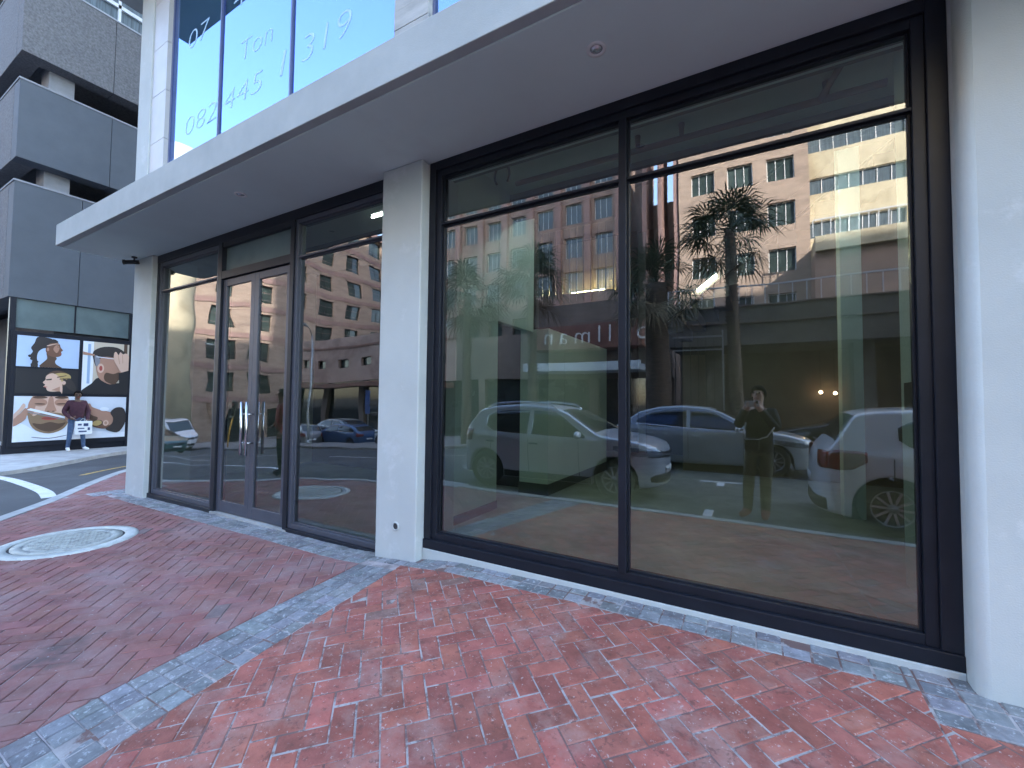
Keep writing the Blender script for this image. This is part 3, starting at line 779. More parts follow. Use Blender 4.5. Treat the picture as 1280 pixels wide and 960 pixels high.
# local frame: u = along +y (0..2.56), v = up (0..3.16), depth towards +x -> local (x=u, y=-d, z=v)
AW, AH = 2.56, 3.16
k = MB(); k.box(0, AW, -.02, .05, 0, AH); k.build('backing', 'frame_metal', AD)
def pic(u0, u1, v0, v1, bg, shapes):
    k = MB(); mats = [bg]
    k.box(u0, u1, -.030, -.021, v0, v1, 0)
    d = -.0312
    for (m, pts) in shapes:
        if m not in mats: mats.append(m)
        if 5 <= len(pts) < 18:
            nn_ = len(pts); ext = [pts[-1]] + list(pts) + [pts[0], pts[1]]; sm_ = []
            for q_ in range(1, nn_ + 1):
                p0, p1, p2, p3 = ext[q_ - 1], ext[q_], ext[q_ + 1], ext[q_ + 2]
                for t_ in (0, .33, .66): sm_.append(tuple(p1[j] + .5 * t_ * (p2[j] - p0[j] + t_ * (2 * p0[j] - 5 * p1[j] + 4 * p2[j] - p3[j] + t_ * (3 * (p1[j] - p2[j]) + p3[j] - p0[j]))) for j in (0, 1)))
            pts = sm_
        P = [(u0 + (u1 - u0) * a, v0 + (v1 - v0) * b) for a, b in pts]
        c = P
        for h_ in ((-1, 0, -u0), (1, 0, u1), (0, -1, -v0), (0, 1, v1)):
            c = clip2(c, h_)
        if len(c) >= 3: 
            b_ = len(k.v); k.v += [(p[0], d, p[1]) for p in c]; k.face(range(b_, b_ + len(c)), mats.index(m))
        d -= .0008
    o = k.build('picture', mats, AD, fix=False)
    bm = bmesh.new(); bm.from_mesh(o.data); bmesh.ops.triangulate(bm, faces=[f for f in bm.faces if len(f.verts) > 4]); bm.to_mesh(o.data); bm.free()
    return o
def clip2(p, h_): return clip(p, *h_) if len(p) >= 3 else p
def ell(cx, cy, rx, ry, n=22, rot_=0., a0=0, a1=360):
    out = []
    for i in range(n + (0 if a1 - a0 >= 360 else 1)):
        a = R(a0 + (a1 - a0) * i / n); x, y = rx * math.cos(a), ry * math.sin(a); c, s_ = math.cos(R(rot_)), math.sin(R(rot_))
        out.append((cx + x * c - y * s_, cy + x * s_ + y * c))
    return out
for nme, c in (('ad_sky', (.42, .54, .74)), ('ad_black', (.012, .012, .014)), ('ad_skin', (.40, .22, .15)), ('ad_skin_hi', (.62, .42, .32)), ('ad_skin_dark', (.16, .075, .045)), ('ad_brown', (.09, .05, .03)), ('ad_hair', (.03, .024, .022)),
               ('ad_white', (.74, .78, .84)), ('ad_cream', (.55, .48, .38)), ('ad_gold', (.45, .32, .12)), ('ad_pale', (.60, .66, .74)), ('ad_beard', (.25, .16, .09)), ('ad_lip', (.36, .06, .05)), ('ad_grey', (.22, .23, .26)), ('ad_blue', (.30, .42, .60))): flat(nme, c)
# 1: profile of a woman with tied dark curls
pic(.10, 1.34, 2.20, 3.05, 'ad_sky', [
    ('ad_hair', [(.30, .98), (.42, 1.0), (.55, .95), (.6, .8), (.5, .66), (.40, .62), (.33, .5), (.31, .3), (.33, .0), (.22, .0), (.24, .2), (.20, .35), (.24, .5), (.21, .62), (.26, .78)]),
    ('ad_brown', [(.36, .0), (.42, .18), (.47, .30), (.46, .5), (.62, .34), (.60, .22), (.62, .12), (.68, .05), (.70, 0)]),
    ('ad_skin_dark', [(.44, .55), (.47, .78), (.60, .86), (.66, .80), (.68, .70), (.72, .60), (.69, .55), (.70, .48), (.68, .40), (.60, .36), (.50, .40)]),
    ('ad_skin', [(.56, .62), (.60, .76), (.65, .74), (.66, .64), (.62, .5)]),
    ('ad_hair', [(.40, .70), (.44, .86), (.56, .96), (.64, .88), (.60, .84), (.50, .80), (.46, .66)]),
    ('ad_skin_hi', [(.465, .74), (.60, .82), (.655, .79), (.60, .795), (.47, .71)]),
    ('ad_skin', ell(.475, .60, .02, .06)), ('ad_hair', [(.62, .72), (.665, .70), (.62, .70)]), ('ad_lip', [(.67, .5), (.705, .49), (.67, .46)])]
    + [('ad_hair', ell(.25 + .05 * math.sin(i * 1.7), .08 + i * .09, .035, .045, 10)) for i in range(6)])
# 2: woman with golden braids on black
pic(.10, 1.34, 1.46, 2.15, 'ad_black', [
    ('ad_brown', ell(.66, .62, .20, .34)), ('ad_gold', ell(.70, .66, .17, .22, rot_=-20)), ('ad_hair', ell(.86, .42, .08, .34, rot_=15)),
    ('ad_skin_hi', [(.70, .10), (.58, .08), (.50, .12), (.47, .25), (.43, .28), (.46, .36), (.42, .45), (.46, .56), (.47, .72), (.56, .84), (.66, .74), (.72, .52), (.74, .3), (.74, 0)]),
    ('ad_skin', [(.56, .14), (.70, .30), (.70, .1)]), ('ad_skin_hi', ell(.76, .46, .035, .08)), ('ad_lip', [(.435, .30), (.50, .27), (.46, .24)]),
    ('ad_hair', [(.46, .58), (.56, .62), (.56, .56), (.48, .54)]), ('ad_gold', [(.66, .74), (.78, .84), (.88, .7), (.80, .60)]), ('ad_brown', [(.64, .7), (.8, .78), (.8, .75), (.65, .66)]), ('ad_brown', [(.68, .62), (.84, .66), (.84, .63), (.69, .59)])])
# 3: man being combed
pic(1.42, 2.50, 1.46, 3.05, 'ad_cream', [
    ('ad_white', [(0, 0), (.22, 0), (.22, 1), (0, 1)]), ('ad_blue', [(.10, .2), (.16, .2), (.16, .95), (.10, .95)]), ('ad_brown', [(.88, .6), (.96, .6), (.96, 1), (.88, 1)]),
    ('ad_black', [(0, 0), (.2, .2), (.35, .32), (.6, .22), (.9, .25), (1, .38), (1, 0)]),
    ('ad_skin', [(.28, .62), (.32, .36), (.46, .24), (.66, .20), (.82, .36), (.86, .60), (.70, .74), (.4, .76)]),
    ('ad_brown', [(.50, .42), (.66, .40), (.80, .44), (.82, .34), (.70, .20), (.52, .24), (.46, .32)]),
    ('ad_hair', [(.20, .74), (.24, .84), (.44, .92), (.74, .92), (.96, .80), (.92, .74), (.74, .72), (.40, .72), (.30, .56), (.26, .56)]),
    ('ad_grey', [(.24, .72), (.30, .74), (.36, .66), (.34, .56), (.28, .54)]), ('ad_white', [(.28, .725), (.80, .695), (.80, .685), (.28, .71)]),
    ('ad_skin_hi', ell(.38, .50, .075, .09)), ('ad_lip', ell(.385, .50, .035, .05)),
    ('ad_skin', [(0, .80), (.24, .76), (.24, .73), (0, .74)]),
    ('ad_skin_hi', [(.66, .80), (.70, .84), (.76, .78), (.80, .84), (.86, .80), (.92, .82), (1, .76), (1, .42), (.84, .44), (.74, .56), (.66, .68)]),
    ('ad_skin', [(.745, .78), (.755, .78), (.80, .6), (.79, .6)]), ('ad_skin', [(.845, .79), (.855, .79), (.87, .62), (.86, .62)]),
    ('ad_black', [(.78, .42), (1, .48), (1, .2), (.80, .22)]), ('ad_hair', [(.3, .8), (.5, .86), (.5, .84), (.3, .78)])])
# 4: bearded man at the barber, a second man lying back on the right
pic(.10, 2.48, .13, 1.38, 'ad_pale', [
    ('ad_white', [(0, 0), (0, .42), (.10, .36), (.2, .20), (.36, .20), (.48, .42), (.60, .2), (1, .12), (1, 0)]),
    ('ad_skin_hi', ell(.29, .70, .185, .50)), ('ad_skin', ell(.125, .66, .035, .10)),
    ('ad_skin', [(.11, .80), (.14, .98), (.20, 1.04), (.18, .86), (.16, .70), (.13, .62)]),
    ('ad_skin', ell(.205, .86, .06, .085)), ('ad_skin', ell(.385, .86, .06, .085)),
    ('ad_brown', ell(.205, .83, .045, .016, rot_=-4)), ('ad_brown', ell(.385, .83, .045, .016, rot_=4)), ('ad_brown', ell(.205, .975, .06, .028)), ('ad_brown', ell(.385, .975, .06, .028)),
    ('ad_skin', [(.28, .98), (.265, .80), (.245, .68), (.27, .65), (.32, .65), (.345, .68), (.325, .80), (.31, .98)]), ('ad_brown', ell(.275, .662, .012, .012)), ('ad_brown', ell(.318, .662, .012, .012)),
    ('ad_beard', [(.11, .66), (.125, .42), (.18, .24), (.29, .16), (.40, .24), (.455, .42), (.47, .66), (.43, .56), (.385, .615), (.295, .635), (.205, .615), (.155, .56)]),
    ('ad_brown', [(.15, .40), (.20, .27), (.29, .20), (.38, .27), (.43, .40), (.37, .38), (.295, .42), (.22, .38)]),
    ('ad_lip', ell(.295, .505, .075, .040)), ('ad_brown', ell(.295, .508, .07, .008)),
    ('ad_skin', [(0, .50), (.05, .62), (.09, .74), (.105, .66), (.10, .54), (.08, .46), (0, .34)]), ('ad_skin_hi', [(0, .60), (.04, .72), (.07, .84), (.09, .78), (.05, .64), (0, .5)]),
    ('ad_white', [(.10, .70), (.13, .735), (.43, .53), (.42, .49)]), ('ad_grey', [(.11, .66), (.42, .475), (.415, .46), (.11, .64)]),
    ('ad_skin', [(.42, .56), (.46, .62), (.53, .54), (.54, .40), (.48, .36), (.43, .44)]), ('ad_grey', ell(.455, .44, .014, .035)),
    ('ad_white', [(.13, .12), (.2, .18), (.29, .13), (.38, .18), (.47, .30), (.50, .18), (.40, .03), (.2, .03), (.10, .14)]), ('ad_grey', [(.16, .10), (.29, .06), (.43, .11), (.43, .09), (.29, .04), (.16, .08)]),
    ('ad_skin', [(.575, .70), (.60, .80), (.64, .84), (.66, .76), (.72, .70), (.78, .66), (.86, .60), (.88, .40), (.82, .26), (.74, .28), (.66, .40), (.60, .52)]),
    ('ad_skin_dark', [(.62, .44), (.70, .44), (.78, .34), (.84, .30), (.80, .22), (.70, .26), (.62, .36)]),
    ('ad_brown', [(.575, .68), (.59, .56), (.64, .46), (.70, .42), (.72, .50), (.66, .56), (.63, .66)]),
    ('ad_skin_hi', ell(.80, .36, .028, .07)), ('ad_skin', ell(.80, .36, .014, .04)),
    ('ad_hair', [(.84, .62), (.90, .74), (.98, .70), (1.0, .40), (.94, .14), (.86, .14), (.80, .22), (.86, .34), (.87, .48)]),
    ('ad_white', ell(.78, .70, .045, .05, rot_=20)), ('ad_lip', ell(.632, .70, .014, .04, rot_=30)),
    ('ad_hair', ell(.715, .36, .055, .08, rot_=-12)), ('ad_gold', ell(.715, .365, .045, .066, rot_=-12))])
AD.location = (-17.49, .36, .10)

# ------------------------------------------------------------------ generic facades
def facade(name, origin, ang, W, Z0, Z1, cols, rows, m_wall, m_band, parent, wname='window', gm='window_glass', fm='window_frame_white', rec=.28, thick=.5, bars=1, bandz=()):
    """wall with real openings. local u runs right when facing the wall from outside; outward = local -y. cols=[(u0,u1)], rows=[(z0,z1)]"""
    k = MB()
    us = sorted(set([0, W] + [c for cc in cols for c in cc])); zs = sorted(set([Z0, Z1] + [r for rr in rows for r in rr]))
    iscol = lambda a, b: any(abs(a - c[0]) < 1e-6 and abs(b - c[1]) < 1e-6 for c in cols)
    isrow = lambda a, b: any(abs(a - c[0]) < 1e-6 and abs(b - c[1]) < 1e-6 for c in rows)
    for a, b in zip(us, us[1:]):
        for c, d in zip(zs, zs[1:]):
            if iscol(a, b) and isrow(c, d):
                k.poly([(a, 0, c), (a, rec, c), (a, rec, d), (a, 0, d)]); k.poly([(b, 0, c), (b, rec, c), (b, rec, d), (b, 0, d)])
                k.poly([(a, 0, c), (b, 0, c), (b, rec, c), (a, rec, c)]); k.poly([(a, 0, d), (b, 0, d), (b, rec, d), (a, rec, d)])
            else: k.poly([(a, 0, c), (b, 0, c), (b, 0, d), (a, 0, d)])
    k.poly([(0, 0, Z0), (0, thick, Z0), (0, thick, Z1), (0, 0, Z1)]); k.poly([(W, 0, Z0), (W, thick, Z0), (W, thick, Z1), (W, 0, Z1)]); k.poly([(0, 0, Z1), (W, 0, Z1), (W, thick, Z1), (0, thick, Z1)])
    w = k.build('wall', m_wall, parent); w.location = origin; w.rotation_euler[2] = ang
    if bandz:
        k = MB()
        for z0, z1 in bandz: k.box(-.06, W + .06, -.07, -.001, z0, z1)
        o = k.build('cornice', m_band, parent); o.location = origin; o.rotation_euler[2] = ang
    protos = {}
    ca, sa = math.cos(ang), math.sin(ang); cnt = 0
    for a, b in cols:
        for c, d in rows:
            key = (round(b - a, 3), round(d - c, 3))
            if key not in protos:
                w_, h_ = b - a, d - c; q = MB()
                q.poly([(0, 0, 0), (w_, 0, 0), (w_, 0, h_), (0, 0, h_)], 0)
                q.box(0, .06, -.05, -.002, 0, h_, 1); q.box(w_ - .06, w_, -.05, -.002, 0, h_, 1); q.box(.06, w_ - .06, -.05, -.002, 0, .06, 1); q.box(.06, w_ - .06, -.05, -.002, h_ - .06, h_, 1)
                for i in range(1, bars + 1): q.box(w_ * i / (bars + 1) - .025, w_ * i / (bars + 1) + .025, -.05, -.002, .06, h_ - .06, 1)
                o = q.build(wname, [gm, fm], parent); protos[key] = o.data
            else:
                o = bpy.data.objects.new(wname, protos[key]); COL.objects.link(o); o.parent = parent
            u = a; o.location = (origin[0] + u * ca - (rec) * sa, origin[1] + u * sa + rec * ca, origin[2] + c); o.rotation_euler[2] = ang
            cnt += 1
    return w
# pink office block, face on x = -47.5 looking towards +x
PB = empty('office_block', (-47.5, -16.4, -3), 0, 'pink stone office block with rows of square windows across the junction', 'building')
# local coordinates relative to PB
# outward is local -y; to face +x world: rotate +90deg: local -y -> +x ; local x -> +y. origin at far end
L_ = 52.
cols = [(L_ - 2.9 - 4.0 * i - 2.1, L_ - 2.9 - 4.0 * i) for i in range(12)]
rows = [(4.05 + 3.35 * j + 1.0, 4.05 + 3.35 * j + 3.0) for j in range(7)]
bands = [(4.05 + 3.35 * j - .05, 4.05 + 3.35 * j + .45) for j in range(0, 8, 1)]
facade('w', (0, -L_, 3 - 3), R(90), L_, -.6, 27.4, cols, [(r[0] + .0, r[1]) for r in rows], 'pink_stone', 'pink_stone_band', PB, bars=1, bandz=bands, fm='black_plastic')
k = MB(); k.box(-24, -.5, -L_, 0, -.5, 27.3); k.build('storeys', 'pink_stone', PB)
k = MB(); k.box(-24, .5, -L_ - .5, .5, 27.4, 28.1); k.build('roof', 'pink_stone_band', PB)
# rounded corner tower
k = MB(); k.tube([(-1.2, .2, -1), (-1.2, .2, 28.4)], 1.9, 24); o = k.build('corner_tower', 'cream_stone', PB)
for j in range(13): k = MB(); k.box(.02, .5, -4.2 - 4 * j, -3.2 - 4 * j, -.5, 3.95); k.build('column', 'pink_stone', PB)
for j in range(12): k = MB(); k.box(.012, .03, -7.1 - 4 * j, -4.3 - 4 * j, -.3, 3.3); k.build('shopfront', 'dark_glass', PB)
k = MB()
for j in range(26): 
    for q in range(4): k.box(.002, .012, -L_, 0, 4.5 + j * .84 + 0, 4.5 + j * .84 + .03) if q == 0 else None
k.build('joint_lines', 'pink_stone_band', PB)
# side return to the south (far left in reflection)
LB = empty('brown_block', (-66, -14, -4), 0, 'dark brown stone block standing left of the pink office block', 'building')
facade('w', (-14, 0, 0), 0, 28, -.5, 20, [(1.5 + 3.4 * i, 3.6 + 3.4 * i) for i in range(8)], [(3 + 3.4 * j, 5 + 3.4 * j) for j in range(5)], 'brown_stone', 'brown_stone', LB)
# face must look to +y: outward is -y, so turn it
for ch in LB.children: pass
LB.rotation_euler[2] = R(180)
k = MB(); k.box(-14, 14, .5, 14, -.5, 19.9); k.build('storeys', 'brown_stone', LB)

# podium with hotel sign, front on y=-22 facing +y
PD = empty('hotel_podium', (-21, -22, 0), R(180), 'low brown stone hotel podium with a lettered sign band and shopfronts', 'building')
def PX(x): return -(x + 21)       # world x -> local x
# west wing x -37.5..-19 : top 6.7
W_ = 18.5
facade('w', (PX(-19), 0, 0), 0, W_, 2.9, 6.8, [(1 + 2.6 * i, 2.1 + 2.6 * i) for i in range(7)], [(4.2, 4.95)], 'podium_stone_lightened', 'sign_band', PD, bars=0, bandz=((5.9, 6.05),), fm='black_plastic')
facade('w', (PX(-4), .02, 0), 0, 15, 2.9, 7.6, [(9.2 + 1.9 * i, 10.3 + 1.9 * i) for i in range(3)], [(5.9, 7.0)], 'podium_stone', 'sign_band', PD, bars=0, fm='black_plastic')
k = MB(); k.box(PX(-4), PX(-37.5), .5, 12, -3, 6.7); k.build('storeys', 'podium_stone', PD)
for i in range(9): k = MB(); k.box(PX(-4.2) + 4.1 * i, PX(-4.2) + 4.1 * i + .55, -.02, .5, -3.5, 2.9); k.build('column', 'podium_stone', PD)
k = MB(); k.box(PX(-4.2), PX(-37.5), .3, .4, -3.4, 2.9); k.build('shopfront', 'dark_glass', PD)
k = MB(); k.box(PX(-19.2), PX(-37.3), -1.3, -.03, 2.35, 2.75); k.build('awning', 'sign_band', PD)
k = MB(); k.box(PX(-5.3), PX(-12.2), -1.6, .0, 4.55, 5.95); k.build('sign_board', 'sign_band', PD)
k = MB(); k.box(PX(-5.2), PX(-12.2), -2.2, .0, 3.22, 3.52); k.box(PX(-5.2), PX(-12.2), -2.4, -2.2, 3.22, 3.68); k.build('awning', 'film', PD)
o = fit_text('pullman', 0, 6.1, 0, 0, 'sign_lettering', 'sign_letter', h=.95, parent=PD, off=-.008, spacing=1.45)
for v in o.data.vertices: v.co.z *= 20
o.location = (PX(-5.0), -1.66, 4.85)
# hotel: upper storeys behind at y=-35
HB = empty('hotel_block', (-19, -35, 0), R(180), 'brown stone hotel block with tall paired windows behind the palms', 'building')
def HX(x): return -(x + 19)
cw = 22 
facade('w', (HX(-10.4), 0, 0), 0, cw, 2, 30, [(.9 + 3.0 * i, 2.6 + 3.0 * i) for i in range(7)], [(8.6 + 3.3 * j, 10.6 + 3.3 * j) for j in range(6)], 'brown_stone', 'pink_stone_band', HB, bars=2)
for i in range(8): k = MB(); k.box(HX(-10.4) - .1 + 3.0 * i, HX(-10.4) + .5 + 3.0 * i, -.45, -.001, 2, 30.4); k.build('pilaster', 'pink_stone_band', HB)
k = MB(); k.box(HX(-10.4), HX(-32.4), .5, 14, 2, 29.9); k.build('storeys', 'brown_stone', HB)
HC = empty('hotel_wing', (-1, -35, 0), R(180), 'pink stone hotel wing with three columns of white framed windows beside the cream tower', 'building')
def CX(x): return -(x + 1)
facade('w', (CX(3.6), 0, 0), 0, 9.2, 2, 31, [(.9 + 2.75 * i, 2.7 + 2.75 * i) for i in range(3)], [(8.1 + 3.5 * j, 9.9 + 3.5 * j) for j in range(6)], 'pink_stone', 'pink_stone_band', HC, bars=2)
k = MB(); k.box(CX(3.6), CX(-5.6), .5, 14, 2, 30.9); k.box(CX(-5.8), CX(-8.6), 3, 14, 2, 20); k.build('storeys', 'pink_stone', HC)
k = MB()
for i in range(3): k.box(CX(-5.7) + i * 1.3, CX(-5.7) + i * 1.3 + .35, .2, 3, 2, 24)
k.build('pilaster', 'pink_stone_band', HC)
# cream tower with ribbon windows
CT_ = empty('cream_tower', (9, -36, 0), R(180), 'cream stone tower with horizontal ribbon windows', 'building')
def TX(x): return -(x - 9)
facade('w', (TX(10.2), 0, 0), 0, 6.6, 2, 34, [(.9, 6.55)], [(14.05 + 3.3 * j, 15.3 + 3.3 * j) for j in range(5)], 'cream_stone', 'cream_stone', CT_, gm='curtain_glass', bars=6, rec=.2)
facade('w', (TX(24), 1., 0), 0, 13.7, 2, 34, [(7, 12.9)], [(14.05 + 3.3 * j, 15.3 + 3.3 * j) for j in range(5)], 'cream_stone', 'cream_stone', CT_, gm='curtain_glass', bars=6, rec=.2)
k = MB(); k.box(TX(24), TX(3.7), 1.6, 14, 2, 33.9); k.build('storeys', 'cream_stone', CT_)
k = MB(); k.box(TX(22), TX(3.6), -4, -.2, 11.9, 12.9)
k.build('terrace', 'cream_stone', CT_)
k = MB(); 
for i in range(24): k.box(TX(15) + i * .5, TX(15) + i * .5 + .05, -4.0, -3.95, 12.9, 14.0)
k.box(TX(15), TX(3.5), -4.03, -3.93, 13.95, 14.03)
k.build('railing', 'pale_rail', CT_)
k = MB(); k.box(TX(22), TX(3.6), -3.6, -.3, 3, 11.9); k.build('base_storeys', 'brown_stone', CT_)

# elevated walkway in front
WK = empty('elevated_walkway', (2, -19, 0), R(180), 'grey concrete elevated walkway across the street with open parapet', 'walkway')
k = MB(); k.box(-14, 5.6, -.6, 3.0, 4.05, 4.35); k.box(-14, 5.6, -.75, -.6, 4.05, 5.75); k.build('deck', 'dark_concrete', WK)
k = MB(); k.box(-14, 5.6, -.82, -.751, 5.0, 5.06); k.box(-14, 5.6, -.8, -.5, 5.75, 5.82); k.build('coping', 'podium_stone', WK)
for xx in (-13, -7.6, -2.2, 3.4): k = MB(); k.box(xx, xx + .7, 0, 1, -1, 4.05); k.build('column', 'dark_concrete', WK)
k = MB(); k.box(-14, 5.6, 2.9, 3, -.8, 4.05); k.box(-14, 5.6, 6, 6.2, -.8, 7.2); k.build('back_wall', 'podium_stone', WK)
k = MB()
for i in range(40): k.box(-13.9 + i * .5, -13.86 + i * .5, -.68, -.64, 5.82, 6.7)
k.box(-14, 5.6, -.69, -.63, 6.66, 6.72); k.build('railing', 'pale_rail', WK)
for (x, z) in ((2.6, 2.05), (3.15, 2.0)):
    o = empty('wall_lamp', (x, -21.5, z), 0); tag(o, 'warm lit lamp hanging under the walkway', 'lamp', 'warm lamps under the walkway')
    k = MB(); k.lathe((0, 0, 0), (0, 0, 1), [(.001, -.07), (.07, -.03), (.08, 0), (.06, .04), (.02, .07)], 16); k.build('bulb', 'lamp_warm', o)
    k = MB(); k.tube([(0, 0, .08), (0, 0, 4.05 - z)], .012, 8); k.build('cord', 'black_plastic', o)
GT = empty('metal_gate', (-2.2, -17.2, 0), R(180), 'tall dark barred metal gate with pale top rails across the street', 'gate')
k = MB()
for i in range(7): k.box(-.95 + i * .31, -.92 + i * .31, 0, .03, 0, 4.5)
k.build('bars', 'black_plastic', GT)
k = MB(); k.box(-1, 1, -.03, .0, 4.3, 4.38); k.box(-1, 1, -.03, 0, 3.75, 3.81); k.box(-1, -.94, -.03, .03, 0, 4.6); k.build('frame', 'pole_grey', GT)

# ------------------------------------------------------------------ palms
def palm(x, y, z0, h, cr, label, seed, trunk_r=.27, fr=46):
    rnd = random.Random(seed); o = empty('palm_tree', (x, y, z0), 0, label, 'palm tree')
    k = MB(); pts = []; rr = []
    for i in range(15):
        t = i / 14; pts.append((.12 * math.sin(t * 2 + seed), .10 * math.sin(t * 1.5), h * t)); rr.append(trunk_r * (1.25 - .35 * t) * (1 + .05 * (i % 2)))
    k.tube(pts, rr, 14)
    for i in range(int(h / .14)):
        t = i * .14 / h; a = i * 2.4
        r = trunk_r * (1.25 - .35 * t)
        for q in range(5):
            b = a + q * 1.257; k.bar((r * .9 * math.cos(b) + .12 * math.sin(t * 2 + seed), r * .9 * math.sin(b), h * t), ((r + .05) * math.cos(b) + .12 * math.sin(t * 2 + seed), (r + .05) * math.sin(b), h * t + .07), .10, .03)
    k.build('trunk', 'palm_trunk', o)
    k = MB(); top = Vector(pts[-1])
    for i in range(fr):
        el = R(rnd.uniform(-50, 80)); az = rnd.uniform(0, 6.283); dead = el < R(-28)
        d = Vector((math.cos(el) * math.cos(az), math.cos(el) * math.sin(az), math.sin(el)))
        pl = cr * rnd.uniform(.42, .62); b0 = top + Vector((0, 0, rnd.uniform(-.25, .15)))
        mid = b0 + d * pl * .55; tip = b0 + d * pl + Vector((0, 0, -.12 * cr))
        mi = 1 if dead else 0
        k.bar(b0, mid, .025, .018, mi); k.bar(mid, tip, .02, .015, mi)
        side = d.cross(Vector((0, 0, 1))); side = side.normalized() if side.length > .1 else Vector((1, 0, 0)); upv = side.cross(d).normalized()
        nb = 17; ll = cr * rnd.uniform(.42, .6)
        for j in range(nb):
            th = R(-115 + 230 * j / (nb - 1)); v = (d * math.cos(th) + side * math.sin(th)).normalized()
            v = (v + upv * .12 * rnd.uniform(-1, 1)).normalized(); l = ll * (.62 + .38 * math.cos(th * .7)) * rnd.uniform(.85, 1.1)
            perp = v.cross(upv).normalized() * .030
            m1 = tip + v * l * .55; m2 = tip + v * l + Vector((0, 0, -l * (.28 + .15 * rnd.random())))
            k.poly([tip, m1 + perp, m1 - perp], mi); k.poly([m1 + perp, m2, m1 - perp], mi)
    k.build('crown', ['palm_leaf', 'palm_dead'], o, fix=False)
for (x, Yv, h, cr, s_, lab) in ((-3.35, 14., 5.9, 2.1, 1, 'thick trunked fan palm beside the tall barred metal gate'),
                          (-.7, 14., 7.6, 2.0, 2, 'tallest fan palm, standing before the three window hotel wing'),
                          (-8.6, 14., 6.9, 2.0, 3, 'fan palm in front of the lettered hotel sign'),
                          (-12.2, 14., 6.6, 2.3, 4, 'fan palm at the left end of the hotel sign awning'),
                          (3.9, 17.4, 7.8, 1.9, 6, 'fan palm standing before the cream tower')):
    if s_ == 6: continue
    palm(x, -Yv, T(x, -Yv) + .1, h - T(x, -Yv), cr, lab, s_, .18 if s_ != 1 else .40)

# ------------------------------------------------------------------ street furniture
def street_lamp(x, y, h, label):
    z = T(x, y); o = empty('street_lamp', (x, y, z), 0, label, 'street lamp')
    k = MB(); k.tube([(0, 0, 0), (0, 0, 1.2), (0, 0, h)], [.10, .09, .05], 12); k.tube([(0, 0, 0), (0, 0, .35)], .15, 12); k.build('pole', 'pole_grey', o)
    k = MB(); k.tube([(0, 0, h - .1), (.4, .5, h + .25), (1.0, 1.2, h + .3)], .035, 8); k.build('arm', 'pole_grey', o)
    k = MB(); k.bar((.95, 1.15, h + .28), (1.4, 1.7, h + .26), .22, .12); k.build('lamp_head', 'pole_grey', o)
street_lamp(-24.5, -14.4, 7.2, 'tall grey street lamp rising between the parked cars across the junction')
street_lamp(-41.8, -17.6, 8.5, 'distant grey street lamp beside the white minibus')
def traffic_light(x, y, label):
    z = T(x, y); o = empty('traffic_light', (x, y, z), 0, label, 'traffic light')
    k = MB(); k.tube([(0, 0, 0), (0, 0, 2.6)], .06, 10); k.build('pole', 'pole_yellow', o)
    k = MB(); k.box(-.17, .17, -.12, .12, 2.3, 3.3); k.box(-.24, .24, .1, .12, 2.2, 3.4); k.build('housing', 'black_plastic', o)
    k = MB()
    for i, zz in enumerate((2.5, 2.8, 3.1)): k.lathe((0, .125, zz), (0, 1, 0), [(.10, 0), (.10, .1), (.085, .1), (.08, .01)], 14)
    k.build('visor', 'black_plastic', o)
    k = MB(); k.lathe((0, .13, 3.1), (0, 1, 0), [(.08, 0), (.0001, .01)], 14); k.build('lens', 'lamp_red', o)
traffic_light(-33.4, -14.2, 'traffic light on a yellow pole at the far side of the junction')
def notice(x, y, z1, w, h, label, m='sign_white'):
    z = T(x, y); o = empty('street_sign', (x, y, z), 0, label, 'sign')
    k = MB(); k.tube([(0, 0, 0), (0, 0, z1)], .03, 8); k.build('pole', 'pole_grey', o)
    k = MB(); k.box(-w / 2, w / 2, .03, .05, z1 - h, z1); k.build('panel', m, o)
notice(-22.6, -19.2, 2.9, .7, .7, 'white square sign on a pole in front of the shopfront columns')
notice(-22.9, -19.6, 1.5, .6, 1.1, 'low white notice board standing behind the parked cars')
notice(-25.2, -19.3, 3.6, .5, 1.6, 'tall narrow blue sign behind the dark sedan', 'sign_blue')

